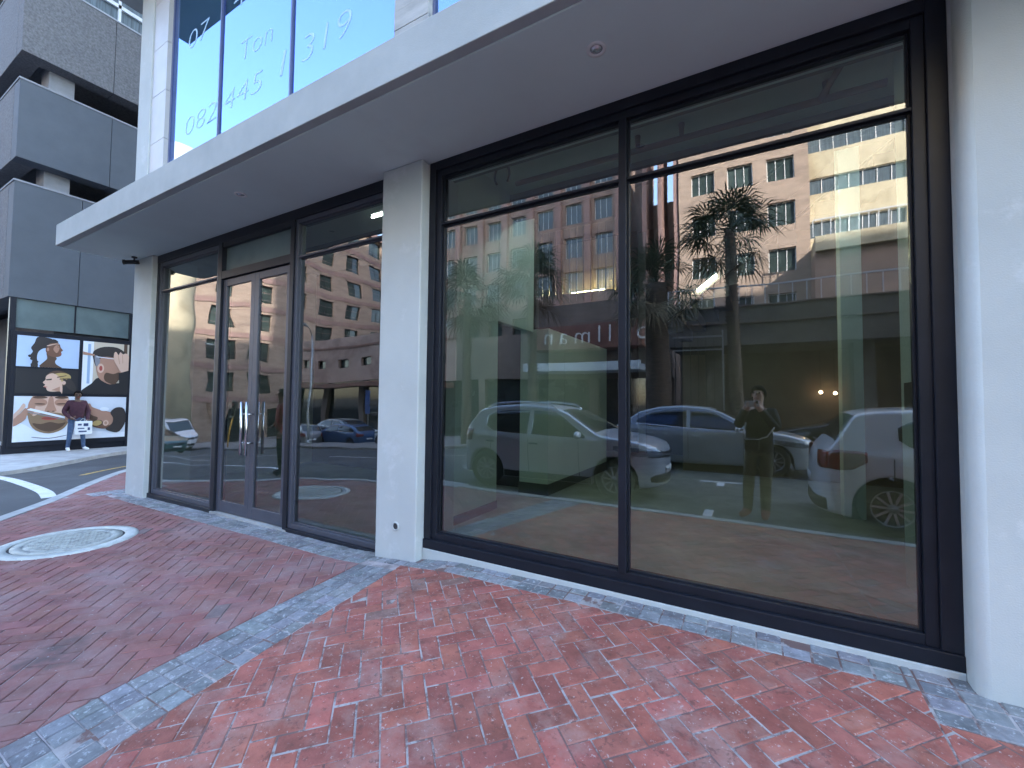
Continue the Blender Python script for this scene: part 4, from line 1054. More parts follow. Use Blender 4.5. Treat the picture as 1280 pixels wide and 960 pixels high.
# ------------------------------------------------------------------ cars
def prof(tab, n=3):
    """smoothed piecewise-linear profile"""
    L0, L1 = tab[0][0], tab[-1][0]
    def f(x, r=.07):
        s_ = 0.; w = 0.
        for i in range(-3, 4):
            k = 1 - abs(i) / 4.; s_ += k * lerp_tab(tab, cl(x + i * r / 3, L0, L1)); w += k
        return s_ / w
    return f
def make_car(name, sp, paint, label, loc, heading, res=1., group=None, cat='car'):
    """local: x from front (0) back to L, mirrored so that the car faces local -x; heading: rotation so that front faces world dir"""
    L, Wd, H = sp['L'], sp['W'] / 2, sp['H']; Tt = prof(sp['top']); belt = sp['belt']; B0 = sp['clear']
    fw, rw = sp['fw'], sp['rw']; wr = sp['wr']; ar = wr + .055; tum = sp.get('tum', .24)
    pf, lf, lr = sp.get('pf', 2.6), sp.get('lf', .75), sp.get('lr', .55)
    root = empty(name, loc, heading, label, cat, group)
    def plan(x):
        v = 1.
        if x < lf: v = (1 - (1 - x / lf) ** pf) ** (1 / pf)
        if x > L - lr: v = (1 - (1 - (L - x) / lr) ** (pf + .6)) ** (1 / (pf + .6))
        taper = 1 - .035 * max(0, (1.2 - x) / 1.2) - .03 * max(0, (x - (L - 1)) / 1.)
        return Wd * max(v, .0) * taper
    def shp(x, z):
        if z <= belt: 
            t = (belt - z) / (belt - B0); return 1 - .085 * t ** 2 + .006 * math.sin(min(1, t) * 6.3)
        return 1 - tum * ((z - belt) / (H - belt)) ** 1.12 - .03 * cl((z - belt) / .05)
    def side(x, z): return plan(x) * shp(x, z)
    def bot(x):
        b = B0 + .04 * (max(0, (.35 - x) / .35) + max(0, (x - L + .4) / .4))
        for c in (fw, rw):
            d = abs(x - c)
            if d < ar: b = max(b, wr + math.sqrt(ar * ar - d * d))
        return b
    ns = int(150 * res); sts = []
    for i in range(ns + 1):
        t = i / ns; x = L * t
        sts.append(x)
    ends = [L * v for v in (.0006, .0025, .006, .011)]
    sts = sorted(set([0.0004] + ends + sts[1:-1] + [L - e for e in ends] + [L - .0004] + [c + s_ * ar * (1 - e) for c in (fw, rw) for s_ in (-1, 1) for e in (.0005, .01, .03)]))
    nb = max(6, int(16 * res)); rows = []
    for x in sts:
        b = bot(x); t_ = Tt(x); t_ = max(t_, b + .05); r = min(.06, (t_ - b) * .4, plan(x) * .6 + .001)
        half = []
        half.append((side(x, b) * .86, b))
        for i in range(nb + 1):
            z = b + (t_ - r - b) * i / nb; half.append((side(x, z), z))
        yt = side(x, t_ - r)
        for i in range(1, 5):
            a = R(90 * i / 4); half.append((max(0, yt - r + r * math.cos(a)), t_ - r + r * math.sin(a)))
        for f_ in (.8, .5, .22): half.append((max(0, yt - r) * f_, t_ + .028 * (1 - f_ * f_) * cl(yt / Wd)))
        full = [(x, y, z) for y, z in half] + [(x, 0, t_ + .028 * cl(yt / Wd))] + [(x, -y, z) for y, z in half[::-1]]
        rows.append(full)
    k = MB(); k.grid(rows, 0, True)
    n2 = len(rows[0])
    # underside and end caps
    b_ = len(k.v)
    for i in range(len(rows) - 1):
        a0 = i * n2; a1 = (i + 1) * n2; k.face((a0, a1, a1 + n2 - 1, a0 + n2 - 1), 1)
    k.face(range(0, n2), 0); k.face([(len(rows) - 1) * n2 + i for i in range(n2)], 0)
    k.build('body', [paint, 'black_plastic'], root)
    def patch_side(nm, tab, m, off=.006, nx=26, nz=8, parent=root, both=True, mirror_one=None):
        """tab: list of (x, z0, z1)"""
        res_ = []
        for s_ in ((1, -1) if both else (mirror_one,)):
            q = MB(); rw_ = []
            xa, xb = tab[0][0], tab[-1][0]
            for i in range(nx + 1):
                x = xa + (xb - xa) * i / nx; z0 = lerp_tab([(a, b) for a, b, c in tab], x); z1 = lerp_tab([(a, c) for a, b, c in tab], x)
                rw_.append([(x, s_ * (side(x, z0 + (z1 - z0) * j / nz) + off), z0 + (z1 - z0) * j / nz) for j in range(nz + 1)])
            q.grid(rw_, 0, True); o = q.build(nm, m, parent); sol = o.modifiers.new('s', 'SOLIDIFY'); sol.thickness = .004
            res_.append(o)
        return res_
    def patch_top(nm, x0, x1, f0, f1, m, off=.006, nx=14, ny=12):
        q = MB(); rw_ = []
        for i in range(nx + 1):
            t = i / nx; x = x0 + (x1 - x0) * t; fr = f0 + (f1 - f0) * t; z = Tt(x); yt = max(0, side(x, z - .06) - .05)
            rw_.append([(x, yt * fr * (2 * j / ny - 1), z + .028 * (1 - (fr * (2 * j / ny - 1)) ** 2) * cl(yt / Wd) + off) for j in range(ny + 1)])
        q.grid(rw_, 0, True); o = q.build(nm, m, root); sol = o.modifiers.new('s', 'SOLIDIFY'); sol.thickness = .004; return o
    def xfront(y, z):
        v = cl(abs(y) / (Wd * shp(0, z) * .96), 0, .985); return lf * (1 - (1 - v ** pf) ** (1 / pf)) if True else 0
    def xrear(y, z):
        v = cl(abs(y) / (Wd * shp(0, z) * .965), 0, .985); p = pf + .6; return L - lr * (1 - (1 - v ** p) ** (1 / p))
    def patch_end(nm, tab, m, rear=False, off=.008, ny=20, nz=5, sides=(1, -1)):
        for s_ in sides:
            q = MB(); rw_ = []
            ya, yb = tab[0][0], tab[-1][0]
            for i in range(ny + 1):
                y = ya + (yb - ya) * i / ny; z0 = lerp_tab([(a, b) for a, b, c in tab], y); z1 = lerp_tab([(a, c) for a, b, c in tab], y)
                r_ = []
                for j in range(nz + 1):
                    z = z0 + (z1 - z0) * j / nz
                    r_.append(((xrear(y, z) + off) if rear else (xfront(y, z) - off), s_ * y, z))
                rw_.append(r_)
            q.grid(rw_, 0, True); o = q.build(nm, m, root); sol = o.modifiers.new('s', 'SOLIDIFY'); sol.thickness = .004
    # glass
    for w in sp['windows']: patch_side('side_window', w, 'dark_glass')
    if sp.get('trim'): patch_side('window_trim', sp['trim'], 'chrome', .009, 24, 1)
    patch_top('windscreen', *sp['ws'], 'dark_glass'); patch_top('rear_window', *sp['rs'], 'dark_glass')
    if sp.get('sill'): patch_side('sill_cladding', [(fw + ar + .02, B0 + .01, B0 + .12), (rw - ar - .02, B0 + .01, B0 + .12)], 'black_plastic', .008, 10, 3)
    for x in sp.get('doors', ()): patch_side('door_seam', [(x, B0 + .12, belt - .03), (x + .008, B0 + .12, belt - .03)], 'black_plastic', .003, 1, 8)
    for x in sp.get('handles', ()): patch_side('door_handle', [(x, belt - .12, belt - .09), (x + .17, belt - .12, belt - .09)], sp.get('hm', paint), .028, 4, 2)
    # lamps
    patch_side('headlight', sp['hl_side'], 'lamp_glass', .006, 14, 6)
    patch_end('headlight', sp['hl_front'], 'lamp_glass')
    patch_side('tail_light', sp['tl_side'], 'tail_red', .007, 10, 6)
    patch_end('tail_light', sp['tl_rear'], 'tail_red', True)
    patch_end('grille', sp['grille'], 'black_plastic', off=.006); patch_end('lower_intake', sp['intake'], 'black_plastic', off=.006)
    patch_end('grille_bar', sp['gbar'], 'chrome', off=.014, nz=1)
    patch_end('number_plate', [(0, .42, .53), (.24, .42, .53)], 'sign_white', off=.014, nz=1, ny=4)
    patch_end('number_plate', [(0, sp.get('rpz', .55), sp.get('rpz', .55) + .11), (.24, sp.get('rpz', .55), sp.get('rpz', .55) + .11)], 'sign_white', True, off=.014, nz=1, ny=4)
    patch_end('rear_bumper', [(0, B0 + .05, B0 + .2), (Wd * .8, B0 + .05, B0 + .2)], 'black_plastic', True, off=.006)
    # mirrors
    mx = sp['mx']
    for s_ in (1, -1):
        q = MB(); y0 = side(mx, belt + .05)
        q.tube([(mx, s_ * (y0 - .02), belt + .03), (mx - .01, s_ * (y0 + .07), belt + .05)], .018, 8)
        rws = []
        for i in range(7):
            t = -1 + 2 * i / 6; c_ = math.sqrt(max(0, 1 - t * t * .96)); rws.append([(mx - .02 + .055 * c_ * math.cos(a), s_ * (y0 + .15 + .095 * t), belt + .085 + .065 * c_ * math.sin(a)) for a in [R(30 * j) for j in range(12)]])
        q.grid(rws, 0, True, True); q.build('wing_mirror', sp.get('mm', paint), root)
    # roof rails
    if sp.get('rails'):
        for s_ in (1, -1):
            x0, x1 = sp['rails']; q = MB(); pts = []
            for i in range(11):
                x = x0 + (x1 - x0) * i / 10; z = Tt(x); y = side(x, z - .06) - .03; pts.append((x, s_ * y, z + (.045 if 0 < i < 10 else .0)))
            q.tube(pts, .014, 8); q.build('roof_rail', 'steel', root)
    # wheels
    for cx in (fw, rw):
        for s_ in (1, -1):
            yo = plan(cx) * .985
            wh = bpy.data.objects.new('wheel', None); COL.objects.link(wh); wh.parent = root; wh.location = (cx, s_ * (yo - .10), wr); wh.empty_display_size = .1
            q = MB(); q.lathe((0, 0, 0), (0, s_, 0), [(wr * .62, -.09), (wr * .9, -.1), (wr, -.07), (wr, .07), (wr * .93, .095), (wr * .80, .10), (wr * .68, .085), (wr * .66, .06)], 36); q.build('tyre', 'dark_rubber', wh)
            q = MB(); q.lathe((0, 0, 0), (0, s_, 0), [(wr * .67, -.05), (wr * .67, .075), (wr * .62, .08), (wr * .60, .03)], 36)
            for i in range(10):
                a = R(36 * i + 5); q.bar((math.cos(a) * .03, s_ * .055, math.sin(a) * .03), (math.cos(a) * wr * .61, s_ * .065, math.sin(a) * wr * .61), .028, .02, up=(0, 1, 0))
            q.lathe((0, 0, 0), (0, s_, 0), [(.055, .03), (.055, .075), (.0001, .08)], 16); q.lathe((0, 0, 0), (0, s_, 0), [(wr * .6, .0), (.0001, .0)], 24, 1)
            q.build('rim', ['rim_metal', 'black_plastic'], wh)
    return root
mat('lamp_glass', (.30, .34, .38), .06, .5, var=.6, scale=18, spec=1)
mat('tail_red', (.20, .012, .014), .1, var=.3, scale=14, spec=.9)
mat('rim_metal', (.42, .43, .45), .25, .9, var=.06)
def paint(nm, c, m=.0, r=.28): return mat(nm, c, r, m, var=.02, coat=.8, spec=.5)
paint('paint_silver', (.66, .70, .73), .3); paint('paint_white', (.82, .84, .86)); paint('paint_bluegrey', (.50, .56, .60), .3); paint('paint_black', (.012, .014, .018)); paint('paint_blue', (.05, .11, .24), .3); paint('paint_grey', (.22, .22, .23), .4); paint('paint_teal', (.03, .11, .12))
CROSS = dict(L=3.75, W=1.62, H=1.47, clear=.20, belt=.93, fw=.70, rw=3.12, wr=.315, lf=.62, lr=.42,
    top=[(0, .66), (.03, .78), (.10, .86), (.35, .93), (.80, .99), (.98, 1.02), (1.55, 1.37), (1.85, 1.46), (2.4, 1.50), (3.0, 1.46), (3.35, 1.38), (3.55, 1.12), (3.66, .95), (3.75, .62)],
    windows=[[(1.18, .96, .99), (1.32, .965, 1.10), (1.68, .97, 1.34), (1.80, .97, 1.37), (2.18, .98, 1.39)], [(2.26, .98, 1.39), (2.70, .99, 1.38), (2.98, 1.01, 1.35), (3.16, 1.10, 1.28)]],
    ws=(1.02, 1.66, .97, .98), rs=(3.38, 3.56, .95, .95), sill=True, doors=(1.28, 2.22, 3.0), handles=(2.02, 2.92), hm='black_plastic',
    hl_side=[(.16, .72, .80), (.30, .70, .835), (.52, .74, .85), (.70, .80, .86)], hl_front=[(.42, .68, .80), (.60, .68, .82), (.74, .70, .82)],
    tl_side=[(3.42, .82, 1.02), (3.56, .80, 1.02), (3.62, .80, .98)], tl_rear=[(.56, .80, 1.0), (.72, .80, 1.0)],
    grille=[(0, .66, .76), (.40, .68, .78)], gbar=[(0, .70, .725), (.41, .725, .75)], intake=[(0, .28, .42), (.5, .28, .42), (.66, .32, .36)], rails=(1.75, 3.2), mx=1.28)
SEDAN = dict(L=4.35, W=1.74, H=1.50, clear=.17, belt=.93, fw=.86, rw=3.46, wr=.32, lf=.8, lr=.5,
    top=[(0, .55), (.04, .68), (.18, .78), (.6, .89), (1.05, .97), (1.2, 1.0), (1.85, 1.36), (2.15, 1.46), (2.7, 1.50), (3.2, 1.46), (3.65, 1.33), (4.0, 1.08), (4.18, 1.0), (4.32, .9), (4.35, .6)],
    windows=[[(1.42, .965, .99), (1.6, .97, 1.12), (2.0, .975, 1.35), (2.15, .98, 1.38), (2.5, .985, 1.40)], [(2.57, .985, 1.40), (3.0, .99, 1.38), (3.35, 1.0, 1.32), (3.62, 1.05, 1.18), (3.7, 1.1, 1.12)]],
    trim=[(1.42, .935, .952), (3.7, 1.03, 1.05)], ws=(1.24, 1.98, .97, .98), rs=(3.55, 4.0, .95, .92), doors=(1.42, 2.53, 3.45), handles=(2.3, 3.3),
    hl_side=[(.18, .64, .70), (.34, .62, .74), (.62, .66, .78), (.86, .72, .80)], hl_front=[(.5, .62, .70), (.66, .62, .72), (.8, .64, .72)],
    tl_side=[(4.0, .78, .98), (4.14, .76, .98), (4.26, .76, .94)], tl_rear=[(.5, .78, .94), (.74, .78, .94)],
    grille=[(0, .54, .66), (.42, .56, .66)], gbar=[(0, .585, .60), (.42, .6, .615)], intake=[(0, .25, .36), (.5, .25, .36), (.7, .28, .32)], mx=1.55)
HATCH = dict(L=4.0, W=1.72, H=1.50, clear=.17, belt=.95, fw=.80, rw=3.27, wr=.325, lf=.72, lr=.40, tum=.20,
    top=[(0, .58), (.04, .70), (.15, .80), (.55, .92), (.95, 1.0), (1.1, 1.03), (1.75, 1.38), (2.05, 1.47), (2.7, 1.51), (3.4, 1.47), (3.60, 1.43), (3.76, 1.14), (3.84, 1.02), (3.96, .93), (4.0, .55)],
    windows=[[(1.34, .985, 1.01), (1.5, .99, 1.12), (1.88, .995, 1.36), (2.0, 1.0, 1.39), (2.35, 1.005, 1.41)], [(2.42, 1.005, 1.41), (2.85, 1.02, 1.39), (3.1, 1.06, 1.35), (3.2, 1.14, 1.28)]],
    ws=(1.14, 1.86, .97, .98), rs=(3.60, 3.80, .93, .93), doors=(1.36, 2.38, 3.25), handles=(2.15, 3.05),
    hl_side=[(.18, .66, .74), (.34, .64, .78), (.62, .68, .82), (.80, .74, .84)], hl_front=[(.48, .64, .74), (.64, .64, .76), (.78, .66, .76)],
    tl_side=[(3.50, .86, .98), (3.64, .76, .99), (3.80, .74, .99), (3.90, .76, .95)], tl_rear=[(.55, .76, .96), (.62, .74, .97), (.78, .75, .96)],
    grille=[(0, .58, .70), (.42, .6, .7)], gbar=[(0, .63, .645), (.42, .64, .655)], intake=[(0, .26, .38), (.5, .26, .38), (.68, .3, .34)], rpz=.50, mx=1.46)
VAN = dict(L=4.8, W=1.8, H=2.15, clear=.2, belt=1.12, fw=.95, rw=3.7, wr=.33, lf=.6, lr=.3, tum=.12,
    top=[(0, .7), (.05, .9), (.25, 1.02), (.7, 1.18), (.85, 1.25), (1.5, 1.95), (1.8, 2.1), (2.6, 2.17), (4.3, 2.15), (4.65, 2.08), (4.76, 1.3), (4.8, .7)],
    windows=[[(1.1, 1.2, 1.3), (1.5, 1.2, 1.72), (1.7, 1.2, 1.82), (2.1, 1.2, 1.85)], [(2.2, 1.2, 1.85), (3.2, 1.2, 1.86)], [(3.3, 1.2, 1.86), (4.4, 1.2, 1.84)]],
    ws=(.9, 1.6, .95, .96), rs=(4.66, 4.75, .9, .9), doors=(1.1, 2.15, 3.25), handles=(1.95,),
    hl_side=[(.15, .75, .9), (.3, .74, .95), (.5, .8, .98)], hl_front=[(.5, .75, .9), (.78, .76, .9)],
    tl_side=[(4.55, .9, 1.3), (4.7, .9, 1.3)], tl_rear=[(.7, .9, 1.3), (.82, .9, 1.3)], grille=[(0, .7, .85), (.45, .7, .85)], gbar=[(0, .77, .79), (.45, .77, .79)], intake=[(0, .3, .45), (.6, .3, .45)], mx=1.15)
RX = R(180)   # faces +x
def zt(x, y): return T(x, y)
# car occupies y centre; front at +x for rotation 180: world = loc - local
make_car('parked_car', CROSS, 'paint_silver', 'silver compact crossover with roof rails parked at the kerb left of the photographer', (-1.28, -4.42, zt(-3, -4)), RX)
make_car('parked_car', HATCH, 'paint_white', 'white hatchback parked at the kerb to the right, its tail lamp towards the photographer', (.66 + 4.0, -4.34, -.06), RX)
make_car('moving_car', SEDAN, 'paint_bluegrey', 'silver grey saloon in the street between the two parked cars', (1.15, -8.35, zt(-1, -8)), RX)
make_car('moving_car', SEDAN, 'paint_black', 'black car with bright window line in the far lane', (.35, -11.5, -.06), 0.)
far = [(VAN, 'paint_white', 'white minibus standing at the far side of the junction', 'minibus', (-35.2, -12.2), R(172)),
       (HATCH, 'paint_teal', 'dark teal car waiting left of the white minibus', 'car', (-29.2, -9.0), R(168)),
       (HATCH, 'paint_grey', 'grey hatchback parked across the junction behind the person in the red top', 'car', (-29.3, -15.9), R(8)),
       (SEDAN, 'paint_blue', 'blue saloon parked across the junction near the tall street lamp', 'car', (-26.4, -16.9), R(2)),
       (SEDAN, 'paint_grey', 'dark grey saloon parked just right of the blue saloon', 'car', (-22.2, -17.0), R(182)),
       (CROSS, 'paint_silver', 'small silver car parked nearest the white pillar reflection', 'car', (-20.9, -16.6), R(0))]
for sp, pn, lab, cat, (x, y), h_ in far:
    nm = 'parked_minibus' if cat == 'minibus' else 'parked_car'
    make_car(nm, sp, pn, lab, (x, y, zt(x, y) + .02), h_, .45, 'cars standing across the junction', cat)

# ------------------------------------------------------------------ people
def skin_mesh(verts, edges, radii, subdiv=2):
    me = bpy.data.meshes.new('tmp'); me.from_pydata(verts, edges, []); o = bpy.data.objects.new('tmp', me); COL.objects.link(o)
    o.modifiers.new('s', 'SKIN'); me.skin_vertices
    for i, r in enumerate(radii): sv = me.skin_vertices[0].data[i]; sv.radius = (r, r) if not isinstance(r, tuple) else r
    me.skin_vertices[0].data[0].use_root = True
    ss = o.modifiers.new('u', 'SUBSURF'); ss.levels = subdiv; ss.render_levels = subdiv
    dg = bpy.context.evaluated_depsgraph_get(); dg.update(); m2 = bpy.data.meshes.new_from_object(o.evaluated_get(dg)); bpy.data.objects.remove(o)
    return m2
def person(loc, rz, pose, mats, label, hair='short'):
    """pose: dict of joint positions (local, facing -y... forward = +y). mats: dict skin/top/legs/shoes/hair"""
    J = dict(pelvis=(0, 0, .92), waist=(0, 0, 1.05), chest=(0, 0, 1.27), neckb=(0, .0, 1.43), neck=(0, .015, 1.49), headb=(0, .02, 1.55), head=(0, .02, 1.62), crown=(0, .01, 1.68),
             shL=(-.17, 0, 1.39), shR=(.17, 0, 1.39), elL=(-.22, -.02, 1.11), elR=(.22, -.02, 1.11), wrL=(-.22, .06, .87), wrR=(.22, .06, .87), haL=(-.22, .09, .80), haR=(.22, .09, .80),
             hiL=(-.09, 0, .88), hiR=(.09, 0, .88), knL=(-.10, .02, .48), knR=(.10, .02, .48), anL=(-.10, -.01, .08), anR=(.10, -.01, .08), toL=(-.11, .15, .035), toR=(.11, .15, .035))
    J.update(pose)
    rad = dict(pelvis=(.15, .11), waist=(.135, .10), chest=(.165, .115), neckb=(.07, .07), neck=.052, headb=.062, head=(.078, .095), crown=(.062, .07), shL=.07, shR=.07, elL=.047, elR=.047, wrL=.032, wrR=.032, haL=.036, haR=.036,
               hiL=.09, hiR=.09, knL=.062, knR=.062, anL=.045, anR=.045, toL=.038, toR=.038)
    for k_, v in mats.get('rad', {}).items(): rad[k_] = v
    E = [('pelvis', 'waist'), ('waist', 'chest'), ('chest', 'neckb'), ('neckb', 'neck'), ('neck', 'headb'), ('headb', 'head'), ('head', 'crown'), ('chest', 'shL'), ('chest', 'shR'), ('shL', 'elL'), ('shR', 'elR'), ('elL', 'wrL'), ('elR', 'wrR'), ('wrL', 'haL'), ('wrR', 'haR'),
         ('pelvis', 'hiL'), ('pelvis', 'hiR'), ('hiL', 'knL'), ('hiR', 'knR'), ('knL', 'anL'), ('knR', 'anR'), ('anL', 'toL'), ('anR', 'toR')]
    names = list(J); idx = {n: i for i, n in enumerate(names)}
    if names[0] != 'pelvis': pass
    root = empty('person', loc, rz, label, 'person')
    me = skin_mesh([J[n] for n in names], [(idx[a], idx[b]) for a, b in E], [rad[n] for n in names])
    order = ['skin', 'top', 'legs', 'shoes']; me.materials.clear()
    for q in order: me.materials.append(M[mats[q]])
    reg = {('neck', 'headb'): 0, ('headb', 'head'): 0, ('head', 'crown'): 0, ('neckb', 'neck'): 0, ('wrL', 'haL'): 0, ('wrR', 'haR'): 0, ('pelvis', 'hiL'): 2, ('pelvis', 'hiR'): 2, ('hiL', 'knL'): 2, ('hiR', 'knR'): 2, ('knL', 'anL'): 2, ('knR', 'anR'): 2, ('anL', 'toL'): 3, ('anR', 'toR'): 3}
    segs = [(Vector(J[a]), Vector(J[b]), reg.get((a, b), 1)) for a, b in E]
    for p in me.polygons:
        p.use_smooth = True; best = 1e9; c = p.center
        for a, b, r in segs:
            d = b - a; t = cl((c - a).dot(d) / max(d.length_squared, 1e-9)); q = (c - (a + d * t)).length
            if q < best: best = q; p.material_index = r
        if mats.get('hem') and c.z > mats['hem'] and p.material_index == 2 and abs(c.x) < .3: p.material_index = 1
    o = bpy.data.objects.new('body', me); COL.objects.link(o); o.parent = root
    # fingers: separate short chains
    for s_, w_, h_ in (('L', 'wrL', 'haL'), ('R', 'wrR', 'haR')):
        a, b = Vector(J[w_]), Vector(J[h_]); d = (b - a).normalized(); sd = Vector(mats.get('fs' + s_, (0, 1, 0))); sd = (sd - d * sd.dot(d)).normalized(); nn = d.cross(sd)
        cv = Vector(mats.get('fc' + s_, (nn.x, nn.y, nn.z)))
        for i, ln in enumerate((.062, .072, .068, .052)):
            q = MB(); st = b + sd * (.027 - .018 * i); p1 = st + d * ln * .5 + cv * .004; p2 = p1 + (d * .6 + cv * .5).normalized() * ln * .32; p3 = p2 + (d * .3 + cv * .8).normalized() * ln * .26
            q.tube([b + sd * (.02 - .013 * i), st, p1, p2, p3], [.010, .0095, .0085, .008, .006], 8); q.build('finger', mats['skin'], root)
        q = MB(); q.tube([a + d * .02 + sd * .02, a + d * .045 + sd * .045, b + sd * .058, b + d * .02 + sd * .056 + cv * .015], [.012, .012, .010, .007], 8); q.build('thumb', mats['skin'], root)
    hd = Vector(J['head']); up = (Vector(J['crown']) - Vector(J['headb'])).normalized(); fwd = Vector(mats.get('look', (0, 1, -.05))); fwd = (fwd - up * fwd.dot(up)).normalized(); rt = fwd.cross(up)
    # face: nose, eyes, mouth, ears
    q = MB(); q.tube([hd + fwd * .088 + up * .02, hd + fwd * .112 - up * .02, hd + fwd * .09 - up * .03], [.007, .014, .008], 8); q.build('nose', mats['skin'], root)
    q = MB()
    for s_ in (1, -1): q.lathe(hd + fwd * .082 + rt * s_ * .032 + up * .014, fwd, [(.0001, .012), (.009, .008), (.012, 0)], 10)
    q.build('eyes', 'hair_dark', root)
    q = MB(); q.tube([hd + fwd * .084 - up * .055 + rt * .022, hd + fwd * .094 - up * .055, hd + fwd * .084 - up * .055 - rt * .022], .006, 6); q.build('mouth', 'ad_lip', root)
    for s_ in (1, -1):
        q = MB(); q.lathe(hd + rt * s_ * .078 - up * .005, rt * s_, [(.024, -.01), (.026, .004), (.012, .008), (.0001, .004)], 12); q.build('ear', mats['skin'], root)
    # hair cap
    q = MB(); rws = []
    for i in range(9):
        ph = R(-25 + 115 * i / 8); rr = []
        for j in range(20):
            th = 2 * math.pi * j / 20; f_ = math.cos(th); low = ph
            if f_ > .45 and ph < R(38): low = R(38) + (ph - R(38)) * .12
            if hair == 'long' and f_ < .1: low = ph - R(22) * (1 - i / 8)
            rr.append(hd + up * (.012 + .112 * math.sin(low)) + (fwd * f_ * .112 + rt * math.sin(th) * .092) * math.cos(low) - fwd * .010)
        rws.append(rr)
    q.grid(rws, 0, True, True); q.build('hair', mats['hair'], root)
    if hair == 'bun': 
        q = MB(); q.lathe(hd - fwd * .12 + up * .01, up, [(.001, -.05), (.04, -.03), (.05, 0), (.04, .03), (.001, .05)], 12); q.build('hair_bun', mats['hair'], root)
    return root, J
# photographer, facing the glass (+y)
PHX, PHY = .02, -3.36
pr, J = person((PHX, PHY, -.0), 0, dict(haL=(-.135, .27, 1.475), wrL=(-.14, .19, 1.44), elL=(-.25, .08, 1.19), haR=(-.015, .27, 1.475), wrR=(.02, .19, 1.43), elR=(.20, .10, 1.16),
        shL=(-.175, .01, 1.37), shR=(.165, .01, 1.37), anL=(-.13, .0, .08), toL=(-.22, .12, .035), anR=(.07, -.02, .08), toR=(.06, .15, .035), knL=(-.12, .01, .48), knR=(.075, .02, .48)),
    dict(skin='skin_light', top='cloth_black', legs='cloth_khaki', shoes='shoe_red', hair='hair_dark', hem=.86, look=(-.25, 1, -.12), fsL=(0, .3, 1), fsR=(0, .3, 1), fcL=(.6, .2, 0), fcR=(-.6, .2, 0),
         rad=dict(shL=.082, shR=.082, elL=.062, elR=.062, wrL=.045, wrR=.045, chest=(.185, .13), waist=(.165, .125), pelvis=(.165, .12), knL=.075, knR=.075, anL=.06, anR=.06)),
    'photographer in black jacket and khaki trousers holding up a phone at the kerb', hair='bun')
ph = empty('phone', (PHX - .075, -3.055, 1.5), 0, 'phone held up sideways by the person in the black jacket', 'phone')
k = MB(); k.box(-.078, .078, -.008, .0, -.038, .038); bevel(k.build('case', 'phone_case', ph), .006)
k = MB(); k.box(.035, .07, .0, .003, .0, .032); k.build('camera_bump', 'black_plastic', ph)
bg = empty('shoulder_bag', (PHX + .02, PHY + .15, .92), 0, 'small black shoulder bag with pale chain strap worn by the photographer', 'bag')
k = MB(); k.box(-.19, -.02, -.02, .06, -.02, .14); bevel(k.build('pouch', 'cloth_black', bg), .02)
k = MB(); k.tube([(-.18, .04, .12), (-.2, .02, .2), (-.17, .0, .34)], .009, 8); k.tube([(-.03, .04, .12), (.07, .03, .16), (.16, .0, .30)], .009, 8); k.tube([(-.18, .055, .12), (-.03, .055, .12)], .008, 8); k.build('strap', 'pole_grey', bg)
# person by the adverts, facing away from the wall (+x)
pz = -.085
person((-17.15, 1.62, pz), R(-90), dict(haL=(-.13, .22, .80), wrL=(-.19, .17, .88), elL=(-.25, .0, 1.12), haR=(.10, .22, .92), wrR=(.17, .17, .96), elR=(.26, -.02, 1.12), head=(0, .06, 1.62), headb=(0, .04, 1.55), crown=(0, .07, 1.69),
        anL=(-.17, .05, .08), toL=(-.26, .17, .035), anR=(.15, -.02, .08), toR=(.17, .16, .035), knL=(-.14, .05, .48), knR=(.13, .04, .48)),
    dict(skin='skin_dark', top='cloth_maroon', legs='denim', shoes='shoe_white', hair='hair_dark', look=(.2, 1, -.5),
         rad=dict(shL=.085, shR=.085, elL=.066, elR=.066, chest=(.20, .14), waist=(.18, .14), neckb=(.09, .09), wrL=.042, wrR=.042)),
    'person in maroon hooded top and blue jeans standing before the adverts', hair='long')
bb = empty('carrier_bag', (-16.88, 1.72, pz + .48), R(90), 'white printed carrier bag held by the person in the maroon top', 'bag')
k = MB(); k.box(-.19, .17, -.03, .05, 0, .38); bevel(k.build('bag_body', 'bag_white', bb), .012)
k = MB()
for (a, b, c, d) in ((-.14, -.06, .26, .31), (-.02, .08, .24, .32), (-.14, 0, .16, .19), (-.12, .05, .07, .11), (.07, .12, .12, .2)): k.box(a, b, -.034, -.030, c, d)
k.build('print', 'print_navy', bb)
k = MB(); k.tube([(-.1, 0, .38), (-.03, 0, .47), (.06, 0, .38)], .006, 6); k.build('handle', 'bag_white', bb)
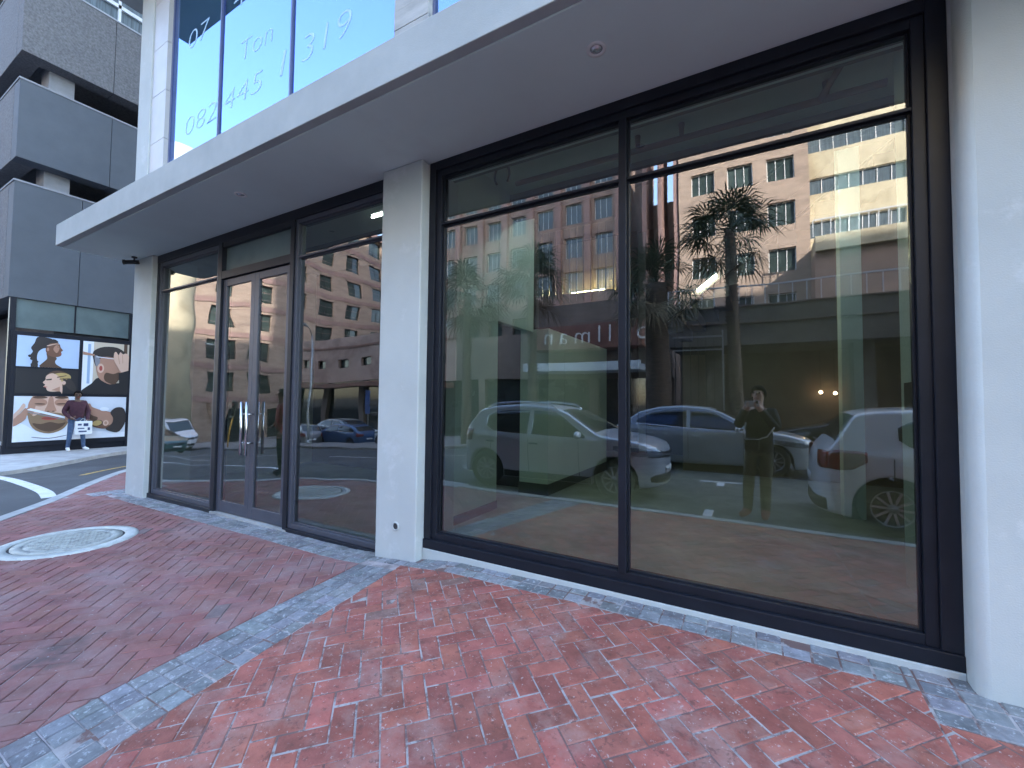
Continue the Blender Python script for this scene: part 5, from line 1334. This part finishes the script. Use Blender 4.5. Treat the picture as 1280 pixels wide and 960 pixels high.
# passer-by at the left, seen in the door glass
person((-8.35, -2.2, -.06), R(20), dict(haL=(-.12, .2, .95), elL=(-.24, -.02, 1.1), wrL=(-.2, .14, .98)),
    dict(skin='skin_dark', top='cloth_red', legs='cloth_green', shoes='cloth_black', hair='hair_dark', rad=dict(chest=(.2, .14), waist=(.17, .13))),
    'person in red top and dark green trousers standing at the kerb corner')

# ------------------------------------------------------------------ light, sky, camera
w = bpy.data.worlds.new('World'); S.world = w; w.use_nodes = True; nt = w.node_tree
sky = nt.nodes.new('ShaderNodeTexSky'); sky.sky_type = 'NISHITA'; sky.sun_disc = False
SUN = Vector((.60, .60, .50)).normalized(); el = math.asin(SUN.z); az = math.atan2(SUN.x, SUN.y)
sky.sun_elevation = el; sky.sun_rotation = az; sky.air_density = 1.0; sky.dust_density = 1.2; sky.ozone_density = 1.0
bgn = nt.nodes['Background']; bgn.inputs['Strength'].default_value = .15
nt.links.new(sky.outputs[0], bgn.inputs['Color'])
sl = bpy.data.lights.new('sun', 'SUN'); sl.energy = 2.2; sl.angle = R(.53); sl.color = (1, .95, .87)
so = bpy.data.objects.new('sun', sl); COL.objects.link(so); so.rotation_euler = (-SUN).to_track_quat('-Z', 'Y').to_euler(); so.location = (0, 0, 60)

cam = bpy.data.cameras.new('camera'); co = bpy.data.objects.new('camera', cam); COL.objects.link(co); S.camera = co
f, yaw, pitch, roll = 537.11, .51704, .03827, .01029
cam.sensor_width = 36; cam.lens = f / 1280 * 36; cam.clip_start = .02; cam.clip_end = 3000
sy, cy = math.sin(yaw), math.cos(yaw); sp_, cp = math.sin(pitch), math.cos(pitch)
fw_ = Vector((-sy * cp, cy * cp, sp_)); r_ = Vector((cy, sy, 0)); u_ = r_.cross(fw_)
r2 = r_ * math.cos(roll) + u_ * math.sin(roll); u2 = -r_ * math.sin(roll) + u_ * math.cos(roll)
mtx = Matrix((r2, u2, -fw_)).transposed().to_4x4(); mtx.translation = Vector((0, -3, 1.5)); co.matrix_world = mtx
S.view_settings.view_transform = 'Standard'; S.view_settings.look = 'None'; S.view_settings.exposure = 3.5; S.view_settings.gamma = 1
S.cycles.max_bounces = 10; S.cycles.glossy_bounces = 5; S.cycles.transparent_max_bounces = 16; S.cycles.sample_clamp_indirect = 6
S.cycles.caustics_reflective = False; S.cycles.caustics_refractive = False
